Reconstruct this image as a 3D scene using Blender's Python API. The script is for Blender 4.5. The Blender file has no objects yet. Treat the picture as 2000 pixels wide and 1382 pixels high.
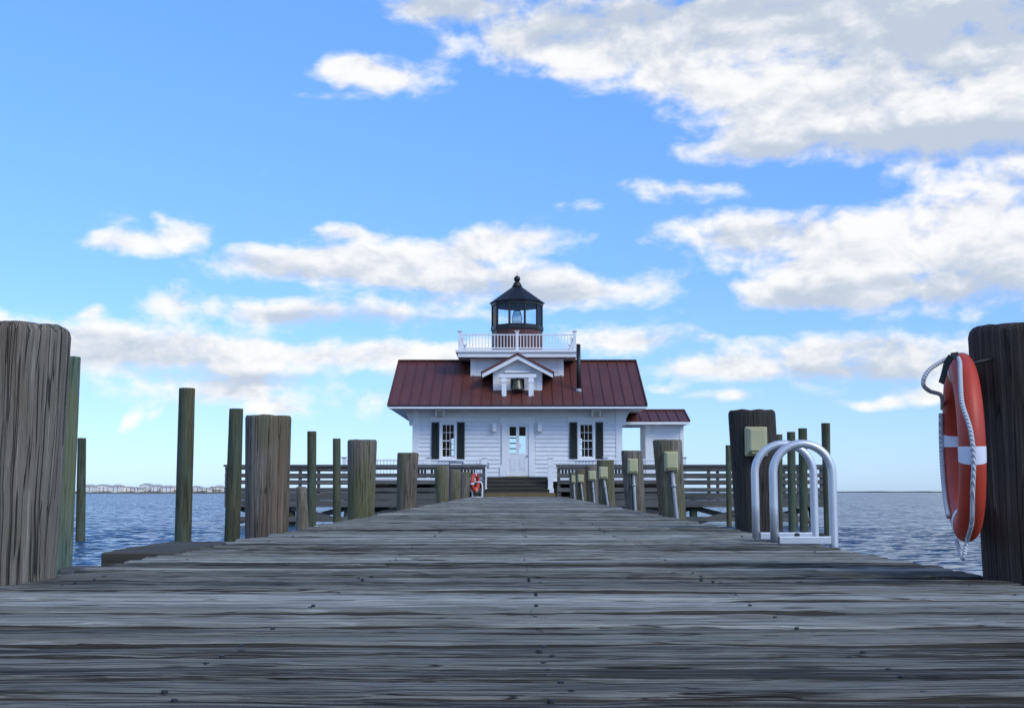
import bpy, bmesh, math, random
import numpy as np
from mathutils import Vector, Matrix, noise as mnoise
random.seed(7); rng = np.random.default_rng(7)
R = math.radians
scene = bpy.context.scene
COL = scene.collection

# ------------------------------------------------------------------ camera
F = 2400.0; CX, CY = 1000.0, 691.0
CAMZ = 1.10
PITCH = math.atan((960 - CY) / F); YAW = math.atan(10 / F)
cam_d = bpy.data.cameras.new('camera'); cam = bpy.data.objects.new('camera', cam_d); COL.objects.link(cam)
cam.location = (0, 0, CAMZ)
cam.rotation_euler = (math.pi / 2 + PITCH, 0, YAW)
cam_d.sensor_width = 36.0; cam_d.lens = 36.0 * F / 2000.0
cam_d.clip_start = 0.05; cam_d.clip_end = 20000
scene.camera = cam
_RM = cam.rotation_euler.to_matrix()
def ray(px, py): return _RM @ Vector(((px - CX) / F, (CY - py) / F, -1.0))
def at(px, py, Y):                       # measured point of the photograph at a known distance along the pier
    d = ray(px, py); return Vector((0, 0, CAMZ)) + d * (Y / d.y)
def wx(px, Y, py=900): return at(px, py, Y).x
def wz(py, Y, px=1010): return at(px, py, Y).z

# ------------------------------------------------------------------ light
SUN_AZ, SUN_EL = R(134), R(38)           # from the right, a little behind the camera
sun_d = bpy.data.lights.new('sun', 'SUN'); sun = bpy.data.objects.new('sun', sun_d); COL.objects.link(sun)
sun_d.energy = 1.55; sun_d.angle = R(22); sun_d.color = (1.0, 0.97, 0.86)
sv = Vector((math.sin(SUN_AZ) * math.cos(SUN_EL), math.cos(SUN_AZ) * math.cos(SUN_EL), math.sin(SUN_EL)))
sun.rotation_euler = sv.to_track_quat('Z', 'Y').to_euler()
scene.view_settings.view_transform = 'Standard'; scene.view_settings.look = 'None'
scene.view_settings.gamma = 1.0; scene.view_settings.use_curve_mapping = False
scene.view_settings.exposure = 0.1

# ------------------------------------------------------------------ node helper
class NT:
    def __init__(s, tree): s.t = tree; s.n = tree.nodes; s.l = tree.links
    def new(s, typ, **kw):
        n = s.n.new(typ)
        for k, v in kw.items(): setattr(n, k, v)
        return n
    def put(s, sock, v):
        if hasattr(v, 'is_linked') or isinstance(v, bpy.types.NodeSocket): s.l.new(v, sock)
        elif v is not None: sock.default_value = v
    def math(s, op, a, b=None, c=None, clamp=False):
        n = s.new('ShaderNodeMath', operation=op); n.use_clamp = clamp
        s.put(n.inputs[0], a)
        if b is not None: s.put(n.inputs[1], b)
        if c is not None: s.put(n.inputs[2], c)
        return n.outputs[0]
    def vmath(s, op, a, b=None):
        n = s.new('ShaderNodeVectorMath', operation=op); s.put(n.inputs[0], a)
        if b is not None: s.put(n.inputs[1], b)
        return n.outputs[0]
    def noise(s, vec, scale, detail=4, rough=0.5, dist=0.0, color=False):
        n = s.new('ShaderNodeTexNoise'); s.put(n.inputs['Vector'], vec)
        n.inputs['Scale'].default_value = scale; n.inputs['Detail'].default_value = detail
        n.inputs['Roughness'].default_value = rough; n.inputs['Distortion'].default_value = dist
        return n.outputs['Color' if color else 'Fac']
    def smooth(s, v, a, b, o0=0.0, o1=1.0):
        n = s.new('ShaderNodeMapRange', interpolation_type='SMOOTHSTEP'); s.put(n.inputs['Value'], v)
        n.inputs['From Min'].default_value = a; n.inputs['From Max'].default_value = b
        n.inputs['To Min'].default_value = o0; n.inputs['To Max'].default_value = o1
        return n.outputs[0]
    def mix(s, f, a, b, blend='MIX'):
        n = s.new('ShaderNodeMix', data_type='RGBA', blend_type=blend)
        s.put(n.inputs[0], f)
        for sock, v in ((n.inputs[6], a), (n.inputs[7], b)):
            if isinstance(v, (tuple, list)): v = tuple(v) + (1.0,) if len(v) == 3 else v
            s.put(sock, v)
        return n.outputs[2]
    def ramp(s, v, stops):
        n = s.new('ShaderNodeValToRGB'); s.put(n.inputs[0], v)
        e = n.color_ramp.elements
        while len(e) < len(stops): e.new(0.5)
        for el, (p, c) in zip(e, stops): el.position = p; el.color = tuple(c) + (1.0,)
        return n.outputs[0]
    def scaled(s, vec, sc):
        n = s.new('ShaderNodeMapping'); s.put(n.inputs['Vector'], vec); n.inputs['Scale'].default_value = sc
        return n.outputs[0]

# ------------------------------------------------------------------ sky: Nishita air with a cumulus layer
world = bpy.data.worlds.new('World'); scene.world = world; world.use_nodes = True
W = NT(world.node_tree); W.n.clear()
sky = W.new('ShaderNodeTexSky', sky_type='NISHITA'); sky.sun_disc = False
sky.sun_elevation = SUN_EL; sky.sun_rotation = SUN_AZ
sky.altitude = 0; sky.air_density = 1.0; sky.dust_density = 0.3; sky.ozone_density = 2.5
tc = W.new('ShaderNodeTexCoord'); sep = W.new('ShaderNodeSeparateXYZ'); W.l.new(tc.outputs['Generated'], sep.inputs[0])
az = W.math('ARCTAN2', sep.outputs[0], sep.outputs[1]); el = W.math('ARCSINE', sep.outputs[2])
cmb = W.new('ShaderNodeCombineXYZ'); W.l.new(az, cmb.inputs[0]); W.l.new(el, cmb.inputs[1])
P0 = cmb.outputs[0]
BLOBS = [(1050,95,210,50,.9),(1350,110,300,85,1),(1650,130,380,130,1),(1930,150,340,170,1),(1450,15,700,55,1),(1800,255,280,60,.9),(1560,200,170,55,.9),(850,5,170,35,.8),
 (1470,272,160,48,.9),(1350,365,170,26,.75),(1150,402,75,18,.7),
 (1450,450,220,46,.9),(1650,500,290,85,1),(1930,430,230,115,1),(1880,545,340,75,1),(1560,575,170,32,.8),
 (750,148,140,46,.9),(690,122,60,26,.7),(640,185,60,10,.5),
 (265,482,110,30,.8),(385,455,60,36,.7),(330,420,34,18,.6),
 (560,527,170,42,1),(720,510,200,58,1),(900,535,240,52,1),(1130,562,220,44,1),(970,470,180,28,.75),(680,450,70,22,.6),
 (520,617,115,34,.95),(760,612,240,36,.85),(340,602,85,46,.95),(195,605,35,14,.6),
 (70,645,170,46,1),(300,685,200,40,.85),(560,690,250,40,.9),(860,700,200,38,.85),(450,765,220,36,.7),(560,800,70,22,.7),
 (1230,670,160,28,.8),(1360,722,150,30,.9),(1600,690,190,44,.9),(1830,700,220,46,.95),(1430,775,80,16,.8),(1690,782,75,12,.7),(1830,770,110,20,.8),(1310,762,40,12,.7),
 (243,808,26,24,.8),(293,803,26,14,.65),(750,785,60,30,.5),(480,740,520,85,.30),(1560,715,480,60,.30),(150,700,260,60,.3),(1100,640,300,50,.25),(330,450,160,50,.25),(1000,460,260,40,.25)]
def azel(px, py):
    d = ray(px, py).normalized(); return math.atan2(d.x, d.y), math.asin(d.z)
def warp(p):
    wn = W.noise(p, 9.0, 3, 0.55, color=True)
    return W.vmath('ADD', p, W.vmath('MULTIPLY', W.vmath('SUBTRACT', wn, (0.5, 0.5, 0.5)), (0.060, 0.026, 0.0)))
Q0 = warp(P0)
acc = None
for (bx, by, rx, ry, st_) in BLOBS:
    a, e = azel(bx, by)
    m = W.new('ShaderNodeMapping', vector_type='TEXTURE'); W.l.new(Q0, m.inputs['Vector'])
    m.inputs['Location'].default_value = (a, e, 0); m.inputs['Scale'].default_value = (rx * 1.18 / F, ry * 1.28 / F, 1)
    g = W.new('ShaderNodeTexGradient', gradient_type='SPHERICAL'); W.l.new(m.outputs[0], g.inputs[0])
    acc = W.math('MULTIPLY', g.outputs['Fac'], st_) if acc is None else W.math('MULTIPLY_ADD', g.outputs['Fac'], st_, acc)
# the sky beyond the frame carries the same kind of broken cumulus
s2 = W.new('ShaderNodeSeparateXYZ'); W.l.new(Q0, s2.inputs[0])
far = W.math('MAXIMUM', W.smooth(W.math('ABSOLUTE', s2.outputs[0]), 0.40, 0.50), W.smooth(s2.outputs[1], 0.40, 0.47))
gen = W.smooth(W.noise(W.scaled(tc.outputs['Generated'], (1, 1, 2.2)), 3.2, 3, 0.5), 0.47, 0.68, 0, 0.95)
acc = W.math('MINIMUM', W.math('MULTIPLY_ADD', gen, far, acc), 0.95)
GREY = [(1500,-10,800,75),(1950,40,330,90),(1800,290,330,45),(1480,292,170,28),(1850,585,380,45),(720,632,260,16),(560,738,300,14),(950,570,260,22),(1700,735,330,24)]
gacc = None
for (bx, by, rx, ry) in GREY:          # flat cloud bases
    a, e = azel(bx, by)
    m = W.new('ShaderNodeMapping', vector_type='TEXTURE'); W.l.new(Q0, m.inputs['Vector'])
    m.inputs['Location'].default_value = (a, e, 0); m.inputs['Scale'].default_value = (rx * 1.3 / F, ry * 1.4 / F, 1)
    g = W.new('ShaderNodeTexGradient', gradient_type='SPHERICAL'); W.l.new(m.outputs[0], g.inputs[0])
    gacc = g.outputs['Fac'] if gacc is None else W.math('MAXIMUM', g.outputs['Fac'], gacc)
def fluff(q): return W.noise(W.scaled(q, (1.0, 1.7, 1)), 20.0, 9, 0.57)
N0 = fluff(Q0); N1 = fluff(W.vmath('ADD', Q0, (0.004, 0.011, 0.0)))
D0 = W.math('MULTIPLY_ADD', W.math('SUBTRACT', N0, 0.5), W.smooth(acc, 0.0, 0.22, 0.7, 2.3), acc)
alpha = W.smooth(D0, 0.12, 0.86)
relief = W.math('MULTIPLY', W.math('SUBTRACT', N1, N0), 1.5)
big = W.math('SUBTRACT', W.noise(W.scaled(Q0, (1, 2.2, 1)), 8.0, 3, .5), 0.5)
shade = W.smooth(W.math('ADD', relief, W.math('MULTIPLY_ADD', big, 0.8, W.math('MULTIPLY_ADD', gacc, 0.60, W.math('MULTIPLY', acc, 0.38)))), 0.05, 0.80)
ccol = W.mix(shade, (6.3, 6.25, 6.2), (3.5, 3.95, 4.6))
gain = W.ramp(W.math('DIVIDE', el, 0.40, clamp=True), [(0.0, (.27, .385, .69)), (.18, (.295, .38, .56)), (.45, (.305, .425, .66)), (1.0, (.40, .58, .81))])
air = W.mix(1.0, sky.outputs[0], W.mix(1.0, gain, (2.0, 2.0, 2.0), 'MULTIPLY'), 'MULTIPLY')
skyc = W.mix(W.math('MULTIPLY', alpha, 0.96), air, ccol)
world.cycles.sampling_method = 'MANUAL'; world.cycles.sample_map_resolution = 512
bg = W.new('ShaderNodeBackground'); W.l.new(skyc, bg.inputs[0]); bg.inputs[1].default_value = 0.15
wo = W.new('ShaderNodeOutputWorld'); W.l.new(bg.outputs[0], wo.inputs[0])

# ------------------------------------------------------------------ materials
def material(name):
    m = bpy.data.materials.new(name); m.use_nodes = True; t = NT(m.node_tree)
    return m, t, t.n['Principled BSDF']
def setp(b, **kw):
    for k, v in kw.items(): b.inputs[k.replace('_', ' ')].default_value = v
def bump(t, b, h, strength, dist=0.01):
    n = t.new('ShaderNodeBump'); t.put(n.inputs['Height'], h); n.inputs['Strength'].default_value = strength
    n.inputs['Distance'].default_value = dist; t.l.new(n.outputs[0], b.inputs['Normal'])
def objvec(t):
    tcn = t.new('ShaderNodeTexCoord'); oi = t.new('ShaderNodeObjectInfo')
    off = t.math('MULTIPLY', oi.outputs['Random'], 37.0)
    return t.vmath('ADD', tcn.outputs['Object'], off), oi.outputs['Random']
def wood(name, dark, mid, light, axis, grain=26.0, along=0.9, bstr=0.6, tint=None, crack=0.0, rough=0.82, knots=False, contrast=1.3, wobble=.02, brown=None, vary=.10, spec=.35):
    m, t, b = material(name)
    v, rnd = objvec(t)
    sc = [grain] * 3; sc['XYZ'.index(axis)] = along
    sc2 = [grain * 3.3] * 3; sc2['XYZ'.index(axis)] = along * 2.2
    wob = t.vmath('MULTIPLY', t.vmath('SUBTRACT', t.noise(v, 2.5, 2, color=True), (.5, .5, .5)), (wobble,) * 3)
    v = t.vmath('ADD', v, wob)
    n1 = t.noise(t.scaled(v, sc), 1.0, 5, 0.62, 0.3); n2 = t.noise(t.scaled(v, sc2), 1.0, 4, 0.6)
    n3 = t.noise(v, 1.7, 3, 0.5)
    h = t.math('MULTIPLY_ADD', n2, 0.45, t.math('MULTIPLY', n1, 0.55))
    h = t.math('MULTIPLY_ADD', t.math('SUBTRACT', h, 0.5), contrast, 0.5)
    h2 = t.math('MULTIPLY_ADD', t.math('SUBTRACT', n3, 0.5), 0.22, h)
    h2 = t.math('MULTIPLY_ADD', t.math('SUBTRACT', rnd, 0.5), vary, h2)
    c = t.ramp(h2, [(0.30, dark), (0.45, mid), (0.56, mid), (0.72, light)])
    if tint:
        f = t.smooth(t.noise(t.scaled(v, (2.2, 2.2, 0.7)), 1.0, 3, 0.6), 0.42, 0.62)
        c = t.mix(t.math('MULTIPLY', f, tint[1]), c, tint[0])
    if brown:
        f = t.smooth(t.noise(t.scaled(v, (3, 3, .5)), 1.0, 3, 0.6), 0.48, 0.66)
        c = t.mix(t.math('MULTIPLY', f, .55), c, t.mix(h2, tuple(x * .35 for x in brown), tuple(x * 1.7 for x in brown)))
    if crack:
        sck = [grain * 0.55] * 3; sck['XYZ'.index(axis)] = along * 0.35
        k = t.math('ABSOLUTE', t.math('SUBTRACT', t.noise(t.scaled(v, sck), 1.0, 2, 0.5), 0.5))
        kf = t.smooth(k, 0.0, 0.022, 1.0, 0.0)
        c = t.mix(t.math('MULTIPLY', kf, crack), c, tuple(x * 0.22 for x in dark))
        h = t.math('MULTIPLY_ADD', kf, -0.5 * crack, h)
    if knots:
        vo = t.new('ShaderNodeTexVoronoi', feature='F1'); s3 = [1.3, 6.0, 0.0]
        t.l.new(t.scaled(v, s3), vo.inputs['Vector']); vo.inputs['Scale'].default_value = 1.0
        kf = t.smooth(vo.outputs['Distance'], 0.04, 0.20, 1.0, 0.0)
        c = t.mix(t.math('MULTIPLY', kf, 0.75), c, tuple(x * 0.5 for x in dark))
        h = t.math('MULTIPLY_ADD', kf, 0.25, h)
    t.l.new(c, b.inputs['Base Color']); setp(b, Roughness=rough, Specular_IOR_Level=spec)
    bump(t, b, h, bstr, 0.012)
    return m
def paint(name, col, rough=0.5, var=0.08, metal=0.0, scale=3.0):
    m, t, b = material(name); v, rnd = objvec(t)
    n = t.noise(v, scale, 5, 0.6)
    c = t.mix(t.smooth(n, 0.3, 0.7), tuple(x * (1 - var) for x in col), tuple(min(1, x * (1 + var * .6)) for x in col))
    t.l.new(c, b.inputs['Base Color']); setp(b, Roughness=rough, Metallic=metal)
    bump(t, b, t.noise(v, scale * 12, 3), 0.08, 0.003)
    return m
M = {}
M['plank'] = wood('weathered_plank', (.050, .047, .038), (.228, .222, .188), (.45, .442, .395), 'X', 95, 1.5, .8, rough=0.88, knots=True, contrast=1.45, crack=.85, wobble=.02, vary=.36, spec=.15)
M['plank_side'] = wood('unbleached_shaded_plank_side', (.020, .017, .012), (.055, .048, .036), (.12, .105, .08), 'X', 70, 1.5, .8, contrast=1.5, spec=.15)  # dark unbleached board edges, with the seam shadow also put into their colour
M['pile'] = wood('weathered_pile', (.060, .049, .037), (.200, .172, .132), (.36, .32, .26), 'Z', 62, 0.8, 1.0, ((.125, .130, .050), .75), crack=.9, contrast=1.6, brown=(.13, .075, .045))
M['pile_dark'] = wood('tarred_pile', (.012, .010, .008), (.055, .044, .035), (.125, .105, .085), 'Z', 62, 0.8, 1.0, ((.05, .055, .042), .4), crack=.85, contrast=1.6, brown=(.05, .030, .020))
M['pole'] = wood('treated_pole', (.020, .022, .011), (.068, .070, .036), (.13, .128, .070), 'Z', 30, 1.6, 0.6, ((.085, .12, .08), .7), contrast=1.9, crack=.5, brown=(.10, .07, .03))
M['pole_green'] = wood('green_treated_pole', (.04, .065, .045), (.10, .145, .11), (.18, .22, .17), 'Z', 30, 1.6, 0.6, ((.15, .15, .06), .6), contrast=1.7, crack=.5)
M['timber_x'] = wood('grey_timber_lengthwise', (.035, .033, .029), (.110, .106, .094), (.20, .192, .175), 'X', 40, .8, .7, contrast=1.7)
M['timber_z'] = wood('grey_timber_upright', (.035, .033, .028), (.105, .10, .086), (.19, .18, .16), 'Z', 40, .8, .7, contrast=1.7)
M['timber_y'] = wood('brown_stringer', (.03, .026, .02), (.07, .06, .048), (.12, .105, .085), 'Y', 40, .8, .7, contrast=1.7)
M['step'] = wood('step_timber', (.03, .028, .02), (.065, .06, .045), (.11, .10, .075), 'X', 40, .8, .7, contrast=1.7)
M['landing'] = wood('yellow_timber', (.09, .06, .025), (.17, .12, .055), (.25, .18, .09), 'X', 40, .8, .7, contrast=1.7)
M['white'] = paint('white_paint', (.80, .80, .80), .45, .05)
M['white_trim'] = paint('white_trim_paint', (.84, .84, .83), .4, .03)
M['shutter'] = paint('dark_green_paint', (.010, .016, .013), .4)
M['roof'] = paint('red_metal_roof', (.125, .037, .027), .48, .15, 0.0, .6)
M['black'] = paint('black_iron', (.010, .010, .011), .45)
M['redwall'] = paint('dark_red_panel', (.095, .028, .019), .5, .15)
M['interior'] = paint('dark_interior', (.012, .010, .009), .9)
M['bell'] = paint('bronze_patina', (.14, .15, .11), .38, .3, .7)
M['alu'] = paint('brushed_aluminium', (.66, .67, .69), .42, .06, .55, 5)
M['conduit'] = paint('grey_conduit', (.40, .41, .42), .5, .15, .3)
M['beige'] = paint('beige_plastic', (.47, .44, .24), .45, .08)
M['beige_dark'] = paint('beige_plastic_lip', (.33, .31, .16), .5, .08)
M['orange'] = paint('orange_vinyl', (.52, .046, .016), .5, .25)
M['band'] = paint('white_band', (.80, .80, .86), .55, .04)
M['strap'] = paint('black_strap', (.012, .011, .012), .6)
M['bolt'] = paint('dark_bolt', (.05, .05, .05), .5, .2, .5)
M['sand'] = paint('shore_sand', (.16, .13, .09), .9, .3, 0, .05)
M['land'] = paint('low_marsh', (.05, .05, .035), .9, .3, 0, .02)
M['blue'] = paint('navy_frame', (.03, .05, .13), .4)
M['farroof'] = paint('grey_shingle', (.55, .52, .47), .8, .1)
M['fargrass'] = paint('shore_grass', (.06, .08, .03), .9, .3, 0, .1)
for i, c in enumerate([(.92, .86, .74), (.92, .88, .80), (.80, .75, .58), (.82, .79, .72), (.95, .90, .80)]):
    M['far%d' % i] = paint('far_wall_paint_%d' % i, c, .7, .04, 0, .3)
M['farwin'] = paint('far_window_glass', (.06, .08, .10), .15)
def rope_mat():
    m, t, b = material('white_rope'); tcn = t.new('ShaderNodeTexCoord')
    w = t.new('ShaderNodeTexWave', wave_type='BANDS', bands_direction='DIAGONAL'); t.l.new(tcn.outputs['Object'], w.inputs[0]); w.inputs['Scale'].default_value = 45
    c = t.mix(w.outputs['Fac'], (.42, .44, .46), (.72, .74, .76)); t.l.new(c, b.inputs['Base Color']); setp(b, Roughness=.85)
    bump(t, b, w.outputs['Fac'], .7, .004); return m
M['rope'] = rope_mat()
def glass_mat(name, tint, refl):
    m = bpy.data.materials.new(name); m.use_nodes = True; t = NT(m.node_tree); t.n.clear()
    tr = t.new('ShaderNodeBsdfTransparent'); tr.inputs[0].default_value = tint + (1,)
    gl = t.new('ShaderNodeBsdfGlossy'); gl.inputs['Roughness'].default_value = .03
    fr = t.new('ShaderNodeFresnel'); fr.inputs[0].default_value = 1.2
    mx = t.new('ShaderNodeMixShader'); t.l.new(t.math('MULTIPLY_ADD', fr.outputs[0], 1.0, refl, clamp=True), mx.inputs[0])
    t.l.new(tr.outputs[0], mx.inputs[1]); t.l.new(gl.outputs[0], mx.inputs[2])
    o = t.new('ShaderNodeOutputMaterial'); t.l.new(mx.outputs[0], o.inputs[0]); return m
M['glass'] = glass_mat('window_glass', (.86, .90, .90), .0)
M['lantern_glass'] = glass_mat('lantern_glass', (.94, .97, .98), .0)
M['lens'] = glass_mat('lens_glass', (.66, .76, .78), .22)
def water_mat():
    m, t, b = material('sound_water'); g = t.new('ShaderNodeNewGeometry')
    v = g.outputs['Position']
    def slope(sc, amp, det):
        c = t.noise(t.scaled(v, sc), 1.0, det, .6, color=True)
        return t.vmath('MULTIPLY', t.vmath('SUBTRACT', c, (.5, .5, .5)), (amp, amp * 1.2, 0))
    sl = t.vmath('ADD', slope((2.6, 7.5, 1), 1.7, 4), slope((.3, .9, 1), .25, 3))
    sl = t.vmath('ADD', sl, (0, -.15, 0))
    nn = t.vmath('NORMALIZE', t.vmath('ADD', g.outputs['Normal'], sl))
    setp(b, Base_Color=(.026, .062, .110, 1), Roughness=.09, IOR=1.333)
    t.l.new(nn, b.inputs['Normal']); return m
M['water'] = water_mat()

# ------------------------------------------------------------------ mesh helpers
def tag(o, label=None, cat=None, group=None, kind=None):
    for k, v in (('label', label), ('category', cat), ('group', group), ('kind', kind)):
        if v: o[k] = v
    return o
def empty(name, loc):
    o = bpy.data.objects.new(name, None); o.location = loc; o.empty_display_size = .2; COL.objects.link(o); return o
def link(name, me, parent=None, loc=None, rot=None):
    o = bpy.data.objects.new(name, me); COL.objects.link(o)
    if parent is not None:
        o.parent = parent
        if parent.type == 'EMPTY': o.matrix_parent_inverse = Matrix.Translation(-Vector(parent.location))
    if loc is not None: o.location = loc
    if rot is not None: o.rotation_euler = rot
    return o
class MB:
    def __init__(s): s.v = []; s.f = []
    def add(s, v, f):
        k = len(s.v); s.v += [tuple(p) for p in v]; s.f += [tuple(i + k for i in q) for q in f]; return s
    def hexa(s, p):                       # 8 corners: bottom 4 ccw, top 4 ccw
        return s.add(p, [(3, 2, 1, 0), (4, 5, 6, 7), (0, 1, 5, 4), (1, 2, 6, 5), (2, 3, 7, 6), (3, 0, 4, 7)])
    def box(s, x0, x1, y0, y1, z0, z1):
        x0, x1 = min(x0, x1), max(x0, x1); y0, y1 = min(y0, y1), max(y0, y1); z0, z1 = min(z0, z1), max(z0, z1)
        return s.hexa([(x0, y0, z0), (x1, y0, z0), (x1, y1, z0), (x0, y1, z0), (x0, y0, z1), (x1, y0, z1), (x1, y1, z1), (x0, y1, z1)])
    def beam(s, a, b, w, h):              # rectangular bar between two points
        a, b = Vector(a), Vector(b); d = (b - a).normalized()
        u = d.cross(Vector((0, 0, 1)));  u = Vector((1, 0, 0)) if u.length < 1e-4 else u.normalized()
        n = u.cross(d); u = u * w / 2; n = n * h / 2
        return s.hexa([a - u - n, a + u - n, b + u - n, b - u - n, a - u + n, a + u + n, b + u + n, b - u + n])
    def tube(s, pts, r, n=10, closed=False):
        pts = [Vector(p) for p in pts]; N = len(pts); rs = r if isinstance(r, (list, tuple)) else [r] * N
        k = len(s.v); ref = None
        for i, p in enumerate(pts):
            if closed: d = pts[(i + 1) % N] - pts[i - 1]
            else: d = pts[min(i + 1, N - 1)] - pts[max(i - 1, 0)]
            d.normalize()
            if ref is None: ref = d.orthogonal().normalized()
            ref = (ref - d * ref.dot(d)).normalized(); bi = d.cross(ref)
            for j in range(n):
                a = 2 * math.pi * j / n; s.v.append(tuple(p + (ref * math.cos(a) + bi * math.sin(a)) * rs[i]))
        for i in range(N if closed else N - 1):
            i2 = (i + 1) % N
            for j in range(n):
                j2 = (j + 1) % n; s.f.append((k + i * n + j, k + i * n + j2, k + i2 * n + j2, k + i2 * n + j))
        if not closed:
            s.f.append(tuple(k + j for j in range(n - 1, -1, -1))); s.f.append(tuple(k + (N - 1) * n + j for j in range(n)))
        return s
    def lathe(s, prof, n, c, rot=0.0):    # prof: (r, z) bottom to top
        k = len(s.v)
        for (r, z) in prof:
            for j in range(n):
                a = rot + 2 * math.pi * j / n; s.v.append((c[0] + r * math.cos(a), c[1] + r * math.sin(a), c[2] + z))
        for i in range(len(prof) - 1):
            for j in range(n):
                j2 = (j + 1) % n; s.f.append((k + i * n + j, k + i * n + j2, k + (i + 1) * n + j2, k + (i + 1) * n + j))
        s.f.append(tuple(k + j for j in range(n - 1, -1, -1))); q = k + (len(prof) - 1) * n; s.f.append(tuple(q + j for j in range(n)))
        return s
    def prism(s, poly, y0, y1):           # poly in (x, z), extruded along y
        n = len(poly); a = [(x, y0, z) for x, z in poly]; b = [(x, y1, z) for x, z in poly]
        return s.add(a + b, [tuple(range(n)), tuple(range(2 * n - 1, n - 1, -1))] + [(i, i + n, (i + 1) % n + n, (i + 1) % n) for i in range(n)])
    def mesh(s, name, mat, smooth=False, bevel=0.0):
        me = bpy.data.meshes.new(name); me.from_pydata(s.v, [], s.f); me.materials.append(mat)
        bm = bmesh.new(); bm.from_mesh(me)
        bmesh.ops.recalc_face_normals(bm, faces=bm.faces)
        if bevel: bmesh.ops.bevel(bm, geom=list(bm.edges), offset=bevel, segments=2, affect='EDGES', profile=.5)
        bm.to_mesh(me); bm.free()
        if smooth:
            me.polygons.foreach_set('use_smooth', [True] * len(me.polygons))
        me.update(); return me
    def build(s, name, mat, parent=None, smooth=False, bevel=0.0):
        return link(name, s.mesh(name, mat, smooth, bevel), parent)
def fbm(p, o=4):
    a, f, r = 1.0, 1.0, 0.0
    for _ in range(o): r += a * mnoise.noise(Vector(p) * f); a *= .5; f *= 2.1
    return r

# ------------------------------------------------------------------ water
def make_water():
    azc = np.concatenate([np.linspace(-math.pi, -R(34), 60, endpoint=False), np.linspace(-R(34), R(34), 760), np.linspace(R(34), math.pi, 61)[1:]])
    rr = np.concatenate([np.linspace(.3, 4, 12, endpoint=False), np.arange(4, 40, .10), np.geomspace(40, 9000, 190)])
    A, Rr = np.meshgrid(azc, rr); X = Rr * np.sin(A); Y = Rr * np.cos(A); Z = np.zeros_like(X)
    spacing = np.maximum(np.gradient(rr)[:, None], Rr * .0016)
    for i in range(46):
        L = .34 * (5.5 ** rng.random()); th = rng.normal(R(70), .55); k = 2 * math.pi / L
        amp = .0019 * L ** .9
        fade = np.clip((L / spacing - 2.5) / 3, 0, 1)
        ph = k * (X * math.cos(th) + Y * math.sin(th)) + rng.random() * 6.28
        Z += amp * fade * (np.sin(ph) + .28 * np.cos(2 * ph))
    side = np.abs(A) > R(33.9); Z[side] = 0
    nr, nc = X.shape
    co = np.stack([X, Y, Z], -1).reshape(-1, 3)
    i, j = np.meshgrid(np.arange(nr - 1), np.arange(nc - 1), indexing='ij'); a = i * nc + j
    q = np.stack([a, a + nc, a + nc + 1, a + 1], -1).reshape(-1, 4)
    me = bpy.data.meshes.new('water'); me.vertices.add(len(co)); me.vertices.foreach_set('co', co.ravel())
    me.loops.add(q.size); me.loops.foreach_set('vertex_index', q.ravel().astype(np.int32))
    me.polygons.add(len(q)); me.polygons.foreach_set('loop_start', np.arange(0, q.size, 4, dtype=np.int32)); me.polygons.foreach_set('loop_total', np.full(len(q), 4, dtype=np.int32))
    me.polygons.foreach_set('use_smooth', np.ones(len(q), dtype=bool)); me.materials.append(M['water']); me.update(); me.validate()
    if me.polygons[len(me.polygons) // 2].normal.z < 0: me.flip_normals()
    o = link('water', me); tag(o, 'choppy blue water of the sound around the pier', 'water', kind='structure')
make_water()

# ------------------------------------------------------------------ pier deck
HALF = 1.54
def zd(Y): return CAMZ - .287 + .0029 * Y
pier = tag(empty('pier', (0, 20, 0)), 'long weathered plank pier running straight to the white cottage', 'pier', kind='structure')
def plank_mesh(i, nx, ny, amp):
    w, t, L = .130, .045, 2 * HALF; v = []; f = []
    us = (-1, -.92, -.84, -.76, -.68, -.5, -.25, 0, .25, .5, .68, .76, .84, .92, 1) if ny > 4 else (-1, -.86, -.72, -.3, .3, .72, .86, 1)
    prof = [(-w / 2, -t)] + [(w / 2 * q, 0) for q in us] + [(w / 2, -t)]
    er = random.uniform(.7, 1.35)
    m = len(prof)
    for a in range(nx + 1):
        x = -L / 2 + L * a / nx
        e0 = .006 * fbm((x * 1.6, i * 9.1, 3), 4); e1 = .006 * fbm((x * 1.6, i * 9.1, 8), 4)
        for k, (y, z) in enumerate(prof):
            yy = y + (e0 if k < m / 2 else e1)
            if ny > 4 and k in (2, 3, 4, m - 5, m - 4, m - 3): yy += .0055 * fbm((x * 3.5, i * 4.1, 2 if k < m / 2 else 6), 5) * (1 if k in (3, m - 4) else .6)
            if 0 < k < m - 1:
                u = abs(2 * y / w); z -= .005 * u ** 2 + .019 * er * (max(0, u - .70 - .07 * fbm((x * 2.3, i * 3.3, y * 20), 3)) / .30) ** 1.25
                z += amp * (.0065 * fbm((x * .9, yy * 30, i * 5.7), 4) + .0035 * fbm((x * 4, yy * 75, i * 3.1), 3)) - .002 * (1 - u * u)
            v.append((x, yy, z))
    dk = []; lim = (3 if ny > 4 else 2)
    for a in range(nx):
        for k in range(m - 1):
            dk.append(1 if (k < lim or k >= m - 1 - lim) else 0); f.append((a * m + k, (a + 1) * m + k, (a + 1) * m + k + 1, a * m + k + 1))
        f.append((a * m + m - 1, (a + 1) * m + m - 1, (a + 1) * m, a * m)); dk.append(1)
    f.append(tuple(range(m))); f.append(tuple(nx * m + k for k in range(m - 1, -1, -1)))
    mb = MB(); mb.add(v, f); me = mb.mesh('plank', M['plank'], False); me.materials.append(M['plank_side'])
    me.polygons.foreach_set('material_index', dk + [1, 1]); me.update(); return me
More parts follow.
